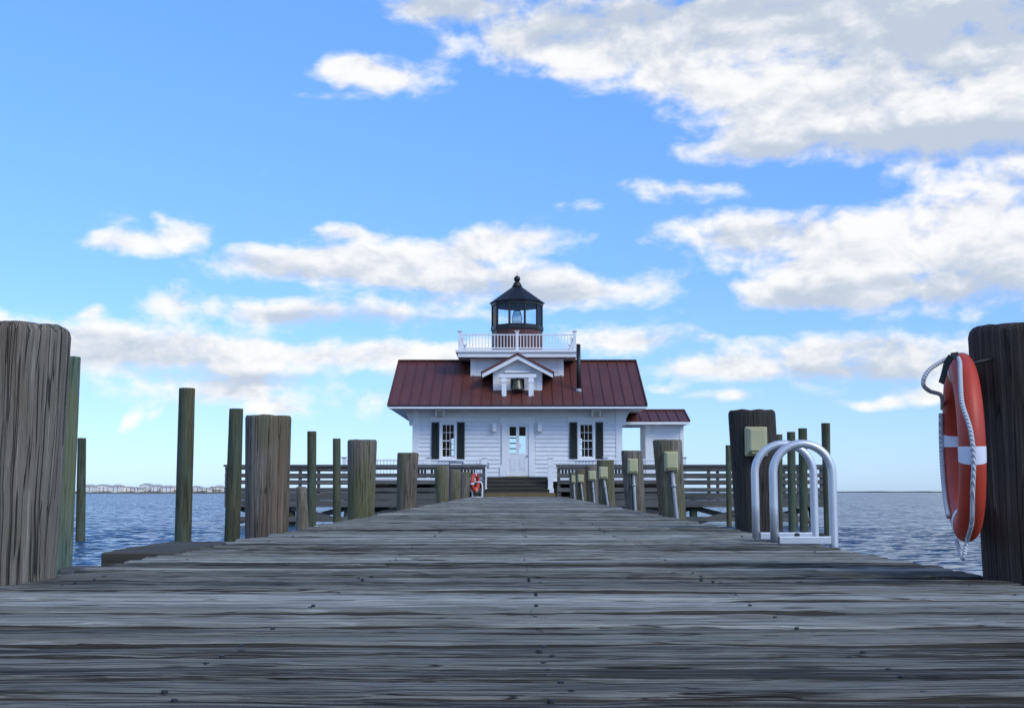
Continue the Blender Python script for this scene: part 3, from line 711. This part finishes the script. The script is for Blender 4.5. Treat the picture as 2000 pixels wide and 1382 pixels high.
MB().box(sx0 - .02, sx1 + .02, YH - .12, YH + .14, ZF - .05, ZF + .01).build('threshold', M['landing'], cot)
# eave lamps and wall boxes
for px in (859.5, 1164):
    x = wx(px, YH); z = wz(807, YH); e = cot
    fx = MB().box(x - .13, x + .13, YH - .42, YH - .34, z + .05, z + .13).build('eave_lamp', M['white_trim'], cot, bevel=.01)
    for s in (-1, 1): MB().tube(smooth_path([(x + s * .16, YH - .38, z + .16), (x + s * .16, YH - .40, z), (x + s * .155, YH - .36, z - .15)], 4), .035, 12).build('lamp_tube', M['white_trim'], fx, True)
    MB().box(x - .12, x + .12, YH - .30, YH - .04, z - .13, z + .04).build('lamp_back', M['farroof'], fx)  # grey instead of white: shade on the box put into its colour
for px in (965.5, 1054):
    x = wx(px, YH); MB().box(x - .085, x + .085, YH - .20, YH - .004, wz(843, YH), wz(826, YH)).build('wall_light', M['white_trim'], cot, bevel=.01)
MB().box(wx(951, YH), wx(955.5, YH), YH - .07, YH - .004, wz(912, YH), wz(903, YH)).build('outlet_cover', M['conduit'], cot, bevel=.006)
# main roof
SL = (ZR - ZE) / (YR_ - YE); roof = MB()

YBE = 2 * YR_ - YE
def rz(Y): return ZE + SL * (Y - YE)
rb_ = MB().add([(EX0, YE, ZE - .03), (EX1, YE, ZE - .03), (EX1, YR_, ZR - .03), (EX0, YR_, ZR - .03), (EX0, YBE, ZE - .03), (EX1, YBE, ZE - .03),
                (EX0, YE, ZE - .11), (EX1, YE, ZE - .11), (EX1, YR_, ZR - .11), (EX0, YR_, ZR - .11), (EX0, YBE, ZE - .11), (EX1, YBE, ZE - .11)],
               [(0, 1, 2, 3), (3, 2, 5, 4), (7, 6, 9, 8), (8, 9, 10, 11), (0, 6, 7, 1), (4, 5, 11, 10), (0, 3, 9, 6), (3, 4, 10, 9), (1, 7, 8, 2), (2, 8, 11, 5)])
roof = rb_.build('roof', M['black'], cot)
NP = 25; pw = (EX1 - EX0) / NP; lenS = math.hypot(YR_ - YE, ZR - ZE); ang = math.atan2(ZR - ZE, YR_ - YE)
pmb = MB().box(.012, pw - .012, -.03, lenS + .0, -.026, 0).box(-.012, .012, -.03, lenS, -.026, .042)
pmesh = pmb.mesh('roof_panel', M['roof'])
for i in range(NP):
    link('roof_panel', pmesh, roof, (EX0 + i * pw, YE, ZE + random.uniform(0, .003)), (ang, 0, 0))
    link('roof_panel', pmesh, roof, (EX0 + (i + 1) * pw, YBE, ZE + random.uniform(0, .003)), (ang, 0, math.pi))
MB().beam((EX0 - .02, YR_, ZR + .02), (EX1 + .02, YR_, ZR + .02), .26, .05).build('ridge_cap', M['roof'], roof)
for x in (EX0 - .015, EX1 + .015): MB().beam((x, YE - .03, ZE - .0), (x, YR_, ZR - .0), .04, .13).build('rake_trim', M['roof'], roof)
MB().box(EX0 - .01, EX1 + .01, YE - .045, YE - .005, ZE - .05, ZE + .005).build('drip_edge', M['black'], roof)
zs0 = wz(797.5, YE)
MB().box(EX0, EX1, YE - .03, YE + .01, zs0, ZE - .055).build('eave_fascia', M['white_trim'], roof)
MB().box(EX0 + .01, EX1 - .01, YE + .012, YH - .035, zs0 + .02, zs0 + .05).build('soffit', M['white'], roof)
for s, x in ((-1, WX0), (1, WX1)):
    xo = EX0 + .03 if s < 0 else EX1 - .03
    MB().box(min(x, xo), max(x, xo), YH - .035, YB, zs0 + .02, zs0 + .05).build('soffit', M['white'], roof)
    xt = x + s * .34
    poly = [(x + s * .025, zs0 + .015), (xt, zs0 + .015), (xt - s * .03, zs0 - .10), (x + s * .20, zs0 - .30), (x + s * .15, zs0 - .62), (x + s * .025, zs0 - .62)]
    MB().prism(poly if s < 0 else poly[::-1], YH + .1, YH + .28).build('bracket', M['white_trim'], cot)
# upper box under the gallery
BX0, BX1 = wx(920, 51.85, 715), wx(1100, 51.85, 715); YB0, YB1 = 51.85, 55.2; ZG = wz(697, 51.25)
zlow = wz(742, 51.85)
up_ = MB().box(BX0, BX1, YB0, YB1, rz(51.2), ZG + .02).build('upper_wall', M['white'], cot)
nbu = int((ZG - zlow) / HC)
ub = MB().hexa([(BX0 + .22, 0, 0), (BX1 - .22, 0, 0), (BX1 - .22, .03, 0), (BX0 + .22, .03, 0), (BX0 + .22, .018, HC), (BX1 - .22, .018, HC), (BX1 - .22, .03, HC), (BX0 + .22, .03, HC)]).mesh('siding_board', M['white'])
for i in range(nbu + 1): link('siding_board', ub, up_, (0, YB0 - .031, zlow + i * HC))
for a, b in ((BX0 - .02, BX0 + .22), (BX1 - .22, BX1 + .02)): MB().box(a, b, YB0 - .04, YB0 + .01, zlow - .15, ZG).build('corner_board', M['white_trim'], up_)
# gallery
GX0, GX1 = wx(889.5, 51.2, 685), wx(1130.5, 51.2, 685); GY0 = 51.2; GY1 = GY0 + (GX1 - GX0); zg1 = wz(682.5, 51.2); zgm = wz(687.5, 51.2); zgb = wz(696.5, 51.2)
gal = MB().box(GX0, GX1, GY0, GY1, zgm, zg1).build('gallery', M['white_trim'], cot, bevel=.012)
m_ = MB().box(GX0 + .1, GX1 - .1, GY0 + .08, GY0 + .13, zgb, zgm - .002); m_.box(GX0 + .1, GX0 + .15, GY0 + .131, GY1 - .131, zgb, zgm - .002); m_.box(GX1 - .15, GX1 - .1, GY0 + .131, GY1 - .131, zgb, zgm - .002); m_.box(GX0 + .1, GX1 - .1, GY1 - .13, GY1 - .08, zgb, zgm - .002)
m_.build('gallery_fascia', M['white_trim'], gal)
MB().box(GX0 + .152, GX1 - .152, GY0 + .132, GY1 - .132, zgb + .03, zgb + .06).build('gallery_soffit', M['white'], gal)

zrt = wz(652, 51.25); rail_h = zrt - zg1; gx0, gx1 = GX0 + .17, GX1 - .17; gy0, gy1 = GY0 + .14, GY1 - .14; gxm = (gx0 + gx1) / 2; gym = (gy0 + gy1) / 2
rl = MB()
for yy in (gy0, gy1): rl.box(gx0, gx1, yy - .035, yy + .035, zrt - .045, zrt); rl.box(gx0, gx1, yy - .025, yy + .025, zg1 + .06, zg1 + .10)
for xx in (gx0, gx1): rl.box(xx - .034, xx + .034, gy0 + .036, gy1 - .036, zrt - .046, zrt - .001); rl.box(xx - .024, xx + .024, gy0 + .026, gy1 - .026, zg1 + .061, zg1 + .099)
grail = rl.build('gallery_railing', M['white_trim'], cot)
def post_mesh(w, h):
    m_ = MB().box(-w, w, -w, w, 0, h); m_.hexa([(-w, -w, h + .001), (w, -w, h + .001), (w, w, h + .001), (-w, w, h + .001), (-w * 1.55, -w * 1.55, h + .05), (w * 1.55, -w * 1.55, h + .05), (w * 1.55, w * 1.55, h + .05), (-w * 1.55, w * 1.55, h + .05)])
    m_.box(-w * 1.6, w * 1.6, -w * 1.6, w * 1.6, h + .051, h + .075); return m_.mesh('post', M['white_trim'])
pm_ = post_mesh(.062, rail_h + .07)
for (xx, yy) in ((gx0, gy0), (gxm, gy0), (gx1, gy0), (gx0, gy1), (gxm, gy1), (gx1, gy1), (gx0, gym), (gx1, gym)): link('post', pm_, grail, (xx, yy, zg1))
bl_ = MB().box(-.017, .017, -.017, .017, zg1 + .10, zrt - .046).mesh('baluster', M['white_trim'])
nbal = 17
for half in range(2):
    for i in range(nbal):
        t = .085 + (i + .5) * ((gx1 - gx0) / 2 - .17) / nbal; xx = (gx0 if half == 0 else gxm) + t
        for yy in (gy0, gy1): link('baluster', bl_, grail, (xx, yy, 0))
        yb = (gy0 if half == 0 else gym) + t * (gy1 - gy0) / (gx1 - gx0)
        for xq in (gx0, gx1): link('baluster', bl_, grail, (xq, yb, 0))
# lantern: ten sided, a face towards the pier
LC = (wx(1010, 53.4, 620), 53.55); LR = 50.6 * 53.4 / F
lrot = -math.pi / 2 + math.pi / 10
def lz(py): return wz(py, 53.0)
z_s0, z_s1, z_g1, z_b1, z_ap = lz(645), lz(634), lz(595.5), lz(589.5), lz(556)
lan = MB().lathe([(LR * .985, zg1 - .01), (LR * .985, z_s0)], 10, (LC[0], LC[1], 0), lrot).build('lantern_base', M['redwall'], cot)
MB().lathe([(LR * 1.0, z_s0 + .001), (LR * 1.03, z_s0 + .06), (LR * 1.03, z_s1 - .03), (LR * .99, z_s1)], 10, (LC[0], LC[1], 0), lrot).build('lantern_sill', M['black'], lan)
MB().lathe([(LR * .99, z_g1), (LR * 1.02, z_g1 + .02), (LR * 1.02, z_b1)], 10, (LC[0], LC[1], 0), lrot).build('lantern_ring', M['black'], lan)
MB().lathe([(LR * 1.075, z_b1 + .001), (LR * 1.085, z_b1 + .035), (LR * .18, z_ap), (LR * .16, z_ap + .02)], 10, (LC[0], LC[1], 0), lrot).build('lantern_roof', M['black'], lan)
for j in range(10):
    a0 = lrot + 2 * math.pi * j / 10; a1 = a0 + 2 * math.pi / 10; r_ = LR * .965
    p0 = Vector((LC[0] + r_ * math.cos(a0), LC[1] + r_ * math.sin(a0), 0)); p1 = Vector((LC[0] + r_ * math.cos(a1), LC[1] + r_ * math.sin(a1), 0))
    MB().lathe([(.045, z_s1), (.045, z_g1)], 8, (p0.x, p0.y, 0)).build('mullion', M['black'], lan)
    MB().beam((p0 + (p1 - p0) * .06) + Vector((0, 0, (z_s1 + z_g1) / 2)), (p0 + (p1 - p0) * .94) + Vector((0, 0, (z_s1 + z_g1) / 2)), .008, z_g1 - z_s1 - .01).build('pane', M['lantern_glass'], lan)
fin = MB().lathe([(LR * .19, z_ap), (LR * .20, z_ap + .04), (LR * .15, z_ap + .09), (LR * .15, z_ap + .15), (LR * .09, z_ap + .22)], 20, (LC[0], LC[1], 0))
bz = lz(540.5); br = 6.3 * 53.4 / F
fin.lathe([(br * math.cos(t) + .002, bz + br * math.sin(t)) for t in np.linspace(-1.5, 1.5, 12)], 20, (LC[0], LC[1], 0)); fin.lathe([(.014, bz + br), (.003, lz(525))], 6, (LC[0], LC[1], 0))
fin.build('finial', M['black'], lan, True)
zl0, zl1 = lz(633), lz(603); hl = zl1 - zl0
ln = MB().lathe([(.14 + .09 * math.sin(math.pi * (i / 24) ** .8) + .008 * (i % 2), zl0 + hl * i / 24) for i in range(25)], 20, (LC[0], LC[1], 0)); ln.build('fresnel_lens', M['lens'], lan, True)
MB().lathe([(.16, z_s1 - .3), (.16, zl0)], 16, (LC[0], LC[1], 0)).build('lens_pedestal', M['bell'], lan, True)
# bell dormer
YD = 50.42; YDo = 50.0
DX0, DX1 = wx(964, YD, 745), wx(1058, YD, 745); za = wz(693, YDo); ze_ = wz(729, YDo); dxm = (DX0 + DX1) / 2; zdb = wz(764, YD) - .05
dsl = (za - ze_) / (wx(1080, YDo, 727) - dxm); zw = za - dsl * (DX1 - dxm) - .06
dor = MB().prism([(DX0, zdb), (DX1, zdb), (DX1, zw), (dxm, za - .06), (DX0, zw)], YD, 52.2).build('dormer', M['white'], cot)
db_ = 0
for i in range(int((za - zdb) / HC)):
    z = zdb + .1 + i * HC; hw = (DX1 - DX0) / 2 - .01 if z + HC < zw else max(0, (za - .08 - z - HC) / dsl)
    if hw > .06: MB().hexa([(dxm - hw, YD - .024, z), (dxm + hw, YD - .024, z), (dxm + hw, YD - .001, z), (dxm - hw, YD - .001, z), (dxm - hw, YD - .008, z + HC), (dxm + hw, YD - .008, z + HC), (dxm + hw, YD - .001, z + HC), (dxm - hw, YD - .001, z + HC)]).build('siding_board', M['white'], dor)
for a, b in ((DX0 - .02, DX0 + .2), (DX1 - .2, DX1 + .02)): MB().box(a, b, YD - .035, YD - .002, zdb, zw - .02).build('corner_board', M['white_trim'], dor)
EXd = wx(1080, YDo, 727) - dxm
for s in (-1, 1):
    def pt(u, z): return (dxm + s * u, z)
    rk = [pt(0, za), pt(EXd, za - dsl * EXd), pt(EXd, za - dsl * EXd - .17), pt(0, za - .17 / 1)]
    MB().prism(rk if s > 0 else rk[::-1], YDo, YDo + .05).build('rake_board', M['white_trim'], dor)
    rf = [pt(0, za + .10), pt(EXd + .06, za + .10 - dsl * (EXd + .06)), pt(EXd + .06, za + .01 - dsl * (EXd + .06)), pt(0, za + .01)]
    MB().prism(rf if s > 0 else rf[::-1], YDo - .04, 52.6).build('dormer_roof', M['roof'], dor)
    sf = [pt(.0, za - .02), pt(EXd, za - dsl * EXd - .02), pt(EXd, za - dsl * EXd - .06), pt(0, za - .06)]
    MB().prism(sf if s > 0 else sf[::-1], YDo + .051, 52.0).build('dormer_soffit', M['white'], dor)
# bell frame in front of the dormer
YP = 49.93
bz0 = rz(YP)
for a, b in ((980, 989), (1032.5, 1042)):
    x0, x1 = wx(a, YP, 755), wx(b, YP, 755); q = MB().box(x0, x1, YP - .1, YP + .08, bz0 - .1, wz(738, YP)); q.box(x0 - .02, x1 + .02, YP - .12, YP + .1, wz(747, YP), wz(742, YP)); q.build('bell_post', M['white_trim'], dor)
MB().box(wx(975, YP, 733), wx(1047, YP, 733), YP - .09, YP + .09, wz(737.5, YP), wz(730.5, YP)).build('bell_beam', M['white_trim'], dor, bevel=.008)
MB().box(wx(986, YP, 728), wx(1035, YP, 728), YP + .3, YP + .42, wz(726, YP), wz(722.5, YP)).build('bell_header', M['white_trim'], dor)
MB().box(wx(998, YD, 750), wx(1024, YD, 750), YD - .045, YD - .03, wz(760, YD), wz(739, YD)).build('bell_opening', M['interior'], dor)
bw = 12.5 * YP / F; bt, bb = wz(739, YP), wz(760, YP); bh = bt - bb
MB().lathe([(bw, 0), (bw * .97, bh * .06), (bw * .80, bh * .22), (bw * .66, bh * .50), (bw * .60, bh * .78), (bw * .45, bh * .92), (bw * .12, bh * .97), (bw * .1, bh * 1.1)], 28, (wx(1011, YP, 750), YP + .1, bb)).build('bell', M['bell'], dor, True)
# stove pipe
px_ = wx(1130, 50.3, 720); MB().lathe([(.085, rz(50.3) - .1), (.085, wz(672, 50.3))], 18, (px_, 50.3, 0)).build('stove_pipe', M['black'], cot, True)
MB().lathe([(.14, rz(50.3) - .05), (.11, rz(50.3) + .10)], 18, (px_, 50.3, 0)).build('pipe_collar', M['conduit'], cot, True)

# ------------------------------------------------------------------ annex on the right
YA = 52.0; an = tag(empty('annex_shed', (wx(1298, YA), YA, ZF)), 'small white annex with red roof and open breezeway right of the cottage', 'shed')
ax0, ax1 = wx(1262, YA), wx(1335, YA); azt = wz(827, YA)
aw = MB().box(ax0, ax1, YA + .03, YA + 2.4, ZF - .1, azt).build('annex_wall', M['white'], an)
ab = MB().hexa([(ax0 + .2, 0, 0), (ax1 - .15, 0, 0), (ax1 - .15, .03, 0), (ax0 + .2, .03, 0), (ax0 + .2, .018, HC), (ax1 - .15, .018, HC), (ax1 - .15, .03, HC), (ax0 + .2, .03, HC)]).mesh('siding_board', M['white'])
for i in range(int((azt - ZF) / HC)): link('siding_board', ab, aw, (0, YA - .001, ZF + i * HC))
for a, b in ((ax0 - .02, ax0 + .2), (ax1 - .15, ax1 + .02)): MB().box(a, b, YA - .015, YA + .028, ZF - .1, azt - .002).build('corner_board', M['white_trim'], aw)
rx0, rx1 = wx(1216, YA - .5), wx(1348, YA - .5); zae = wz(822, YA - .5); YAr = YA + 1.2; zar = wz(801, YAr)
ar = MB().add([(rx0, YA - .5, zae - .03), (rx1, YA - .5, zae - .03), (rx1, YAr, zar - .03), (rx0, YAr, zar - .03), (rx0, 2 * YAr - YA + .5, zae - .03), (rx1, 2 * YAr - YA + .5, zae - .03)], [(0, 1, 2, 3), (3, 2, 5, 4), (0, 3, 4), (1, 5, 2), (0, 4, 5, 1)]).build('annex_roof', M['black'], an)
aang = math.atan2(zar - zae, YAr - YA + .5); al = math.hypot(zar - zae, YAr - YA + .5); apw = (rx1 - rx0) / 7
apm = MB().box(.012, apw - .012, -.02, al, -.02, .004).box(-.012, .012, -.02, al, -.02, .042).mesh('roof_panel', M['roof'])
for i in range(7): link('roof_panel', apm, ar, (rx0 + i * apw, YA - .5, zae), (aang, 0, 0)); link('roof_panel', apm, ar, (rx0 + (i + 1) * apw, 2 * YAr - YA + .5, zae), (aang, 0, math.pi))
MB().beam((rx1 + .01, YA - .52, zae), (rx1 + .01, YAr, zar), .04, .1).build('rake_trim', M['roof'], ar)
MB().beam((rx0, YAr, zar + .02), (rx1 + .03, YAr, zar + .02), .2, .05).build('ridge_cap', M['roof'], ar)
MB().box(rx0, rx1, YA - .53, YA - .49, wz(828.5, YA - .5), zae - .035).build('annex_fascia', M['white_trim'], an)
MB().box(rx0, rx1 - .02, YA - .488, YA + 2.6, wz(828.5, YA - .5) + .02, wz(828.5, YA - .5) + .05).build('annex_soffit', M['white'], an)

# ------------------------------------------------------------------ porch platform, steps and white railings
YPf = 47.3; zpt = wz(933, YPf); PX0, PX1 = wx(668, YPf), wx(1340, YPf)
po = tag(empty('porch', (0, 48.5, zpt)), 'low white edged platform round the cottage', 'porch')
sx_ = 1.28
for a, b in ((PX0, -sx_), (sx_, PX1)):
    MB().box(a, b, YPf, YH - .04, zpt - .06, zpt).build('platform', M['timber_x'], po)
    MB().box(a, b, YPf - .04, YPf - .002, zpt - .13, zpt + .004).build('porch_fascia', M['white_trim'], po)
    for x in np.linspace(a + .3, b - .3, 4): MB().lathe([(.14, -1.2), (.14, zpt - .07)], 12, (x, YPf + .5, 0)).build('support_pile', M['pole'], po, True)
MB().box(PX0, PX1, YH + .3, YB, -.2, ZF - .12).build('crawlspace_shade', M['interior'], po)  # solid near-black block standing in for the shade under the floor
for a, b in ((wx(803, YPf + .5), -sx_ - .35), (sx_ + .35, wx(1218, YPf + .5))):
    sc_ = MB(); sc_.box(a, b, YPf + .55, YPf + .58, wz(938, YPf), wz(916, YPf)); sc_.build('black_screen', M['black'], po)
def white_rail(a, b, ends, label):
    e = tag(empty('porch_railing', ((a + b) / 2, YPf, zpt)), label, 'railing', 'white porch railings'); zt = wz(896.5, YPf)
    MB().box(a, b, YPf + .04, YPf + .13, zt - .05, zt).build('top_rail', M['white_trim'], e, bevel=.008)
    MB().box(a, b, YPf + .06, YPf + .11, zpt + .08, zpt + .12).build('bottom_rail', M['white_trim'], e)
    n_ = int((b - a) / .125); bm_ = MB().box(-.018, .018, YPf + .067, YPf + .103, zpt + .121, zt - .051).mesh('baluster', M['white_trim'])
    for i in range(n_): link('baluster', bm_, e, (a + (i + .5) * (b - a) / n_, 0, 0))
    p_ = post_mesh(.07, zt - zpt + .02)
    for x in ends: link('post', p_, e, (x, YPf + .085, zpt))
white_rail(PX0, -sx_ - .08, [PX0 + .07, wx(836, YPf)], 'white porch railing left of the steps')
white_rail(sx_ + .08, PX1, [wx(1183, YPf), PX1 - .07], 'white porch railing right of the steps')
for px, lab in ((946, 'white square newel post at the left of the steps'), (1075, 'white square newel post at the right of the steps')):
    x = wx(px, 47.15); zb_ = wz(962, 47.15); e = tag(empty('newel_post', (x, 47.15, zb_)), lab, 'newel post', 'newel posts of the steps')
    MB().box(x - .095, x + .095, 47.05, 47.24, zb_ + .17, wz(893, 47.15) - .03).build('shaft', M['white_trim'], e, bevel=.006)
    MB().box(x - .125, x + .125, 47.02, 47.27, zb_, zb_ + .168).build('plinth', M['white_trim'], e, bevel=.006)
    MB().box(x - .125, x + .125, 47.02, 47.27, wz(893, 47.15) - .028, wz(893, 47.15)).build('cap', M['white_trim'], e, bevel=.006)
    MB().box(x - .11, x + .11, 47.035, 47.255, wz(908, 47.15) - .02, wz(908, 47.15)).build('collar', M['white_trim'], e)
zl_ = wz(962, 46.4)
st = tag(empty('entry_steps', (0, 48, zl_)), 'dark timber steps leading up to the white door', 'steps')
ns = 4; rise = (ZF - .06 - zl_) / ns
for i in range(ns):
    y0 = 46.9 + i * .30; z1 = zl_ + rise * (i + 1)
    MB().box(-sx_ + .11, sx_ - .11, y0 - .03, y0 + .32 if i < 3 else YH - .13, z1 - .04, z1).build('tread', M['step'], st, bevel=.005)
    MB().box(-sx_ + .12, sx_ - .12, y0 + .0, y0 + .03, z1 - rise + .001, z1 - .041).build('riser', M['step'], st)
for s in (-1, 1): MB().box(s * sx_ - s * .105, s * sx_ - s * .06, 46.95, YH - .1, zl_ - .1, zl_ + rise * .9).build('stringer', M['step'], st)
la = tag(empty('landing', (0, 46, zl_)), 'yellowish timber landing at the foot of the steps', 'landing', kind='structure')
MB().box(-1.34, 1.40, 45.55, 46.89, zl_ - .06, zl_).build('landing_deck', M['step'], la)
MB().box(-1.34, 1.40, 45.50, 45.548, zl_ - .18, zl_ + .004).build('landing_fascia', M['landing'], la, bevel=.005)
MB().box(-1.9, 1.9, 44.42, 45.49, zl_ - .24, zl_ - .17).build('link_deck', M['timber_x'], la)
sg = tag(empty('info_sign', (wx(891, 47.1), 47.1, zpt)), 'small white notice board in navy frame on the left porch rail', 'sign')
a, b = wx(877, 47.1), wx(905, 47.1); z1, z0 = wz(901.5, 47.1), wz(913, 47.1); m_ = MB(); frame4(m_, a, b, z0, z1, .035, 47.16, 47.22); m_.build('frame', M['blue'], sg); MB().box(a + .036, b - .036, 47.18, 47.21, z0 + .036, z1 - .036).build('panel', M['white_trim'], sg)

# ------------------------------------------------------------------ far shores
YS = 800.0
sh = MB(); xs0, xs1 = wx(-250, YS), wx(700, YS); v = []; N = 60
for i in range(N + 1):
    x = xs0 + (xs1 - xs0) * i / N; v += [(x, YS + 6 * math.sin(i * 1.3), -.3), (x, YS + 12 + 5 * math.sin(i * .9), 1.1 + .4 * math.sin(i * 2.1)), (x, YS + 120, 1.6)]
sh.add(v, [q for i in range(N) for q in ((i * 3, i * 3 + 3, i * 3 + 4, i * 3 + 1), (i * 3 + 1, i * 3 + 4, i * 3 + 5, i * 3 + 2))])
tag(sh.build('far_shore', M['sand'], None, True), 'low sandy far shore on the left', 'shore', kind='structure')
sh = MB(); v = []; xs0, xs1 = wx(1560, 2600), wx(2500, 2600)
for i in range(N + 1):
    x = xs0 + (xs1 - xs0) * i / N; v += [(x, 2600, -.3), (x, 2606, 2.0 + 1.2 * fbm((i * .35, 0, 0), 3)), (x, 2800, 2.0)]
sh.add(v, [q for i in range(N) for q in ((i * 3, i * 3 + 3, i * 3 + 4, i * 3 + 1), (i * 3 + 1, i * 3 + 4, i * 3 + 5, i * 3 + 2))])
tag(sh.build('far_spit', M['land'], None), 'thin dark spit of land on the right horizon', 'land', kind='structure')
FH = [(160, 182, 945, 0, 3, ), (183, 217, 946, 1, 4), (219, 236, 945, 0, 3), (236, 262, 950, 1, 4), (262, 274, 951, 1, 1), (274, 297, 944, 1, 3), (297, 314, 945, 0, 4), (315, 338, 947, 0, 1), (339, 362, 948, 1, 0),
      (374, 392, 949, 1, 3), (392, 409, 951, 0, 0), (409, 420, 950, 1, 4), (419, 435, 947, 0, 2), (436, 452, 948, 0, 1)]
FL = ['pale far house at the left end beside the short far pole', 'broad white gabled far house, second from the left end', 'narrow white flat-eaved far house beside the broad one', 'low white gabled far row house', 'smallest low far house in the white row', 'tall grey roofed far apartment house',
      'pale far house joined right of the tall grey one', 'wide white far house left of the tall lone pole', 'white gabled far house partly behind the tall lone pole', 'pale gabled far house just right of the tall lone pole', 'low cream far house right of the lone pole', 'tiny white gabled far house beside the yellow one',
      'pale yellow far house with stacked porches', 'white far house mostly behind the dark pole']
for (a, b, ty, gb, mi), lab in zip(FH, FL):
    Y = YS + random.uniform(16, 40); x0, x1 = wx(a, Y), wx(b, Y); zt = wz(ty, Y); zb = 1.0; w_ = x1 - x0; hr = (zt - zb) * .24; ze2 = zt - hr; dp = 11
    e = tag(empty('far_house', ((x0 + x1) / 2, Y, zb)), lab, 'house', 'waterfront houses on the far shore')
    MB().box(x0 + .2, x1 - .2, Y, Y + dp, zb - .6, ze2).build('wall', M['far%d' % mi], e)
    xm = (x0 + x1) / 2
    if gb: MB().prism([(x0, ze2), (x1, ze2), (xm, zt)], Y + .01, Y + dp).build('gable', M['far%d' % mi], e); rf = MB(); rf.beam((0, 0, 0), (0, 0, 0), 0, 0) if False else None; rf.prism([(x0 - .4, ze2 - .1), (xm, zt + .05), (xm, zt + .35), (x0 - .4, ze2 + .2)], Y - .4, Y + dp + .3); rf.prism([(xm, zt + .05), (x1 + .4, ze2 - .1), (x1 + .4, ze2 + .2), (xm, zt + .35)], Y - .4, Y + dp + .3); rf.build('roof', M['farroof'], e)
    else: MB().add([(x0 - .4, Y - .5, ze2), (x1 + .4, Y - .5, ze2), (x1 + .4, Y + dp + .5, ze2), (x0 - .4, Y + dp + .5, ze2), (x0 + w_ * .2, Y + dp / 2, zt), (x1 - w_ * .2, Y + dp / 2, zt)], [(0, 1, 5, 4), (1, 2, 5), (2, 3, 4, 5), (3, 0, 4), (3, 2, 1, 0)]).build('roof', M['farroof'], e)
    nw = max(2, int(w_ / 2.6)); wm = MB().box(-.30, .30, -.06, .02, -.42, .42).mesh('window', M['farwin'])
    for fl in range(2):
        zc = zb + .9 + fl * (ze2 - zb - .3) / 2
        for i in range(nw): link('window', wm, e, (x0 + w_ * (i + .5) / nw, Y, zc))
    if mi in (0, 2): MB().box(x0 + .3, x1 - .3, Y - 1.0, Y - .02, (zb + ze2) / 2 - .08, (zb + ze2) / 2 + .08).build('balcony', M['far4'], e)
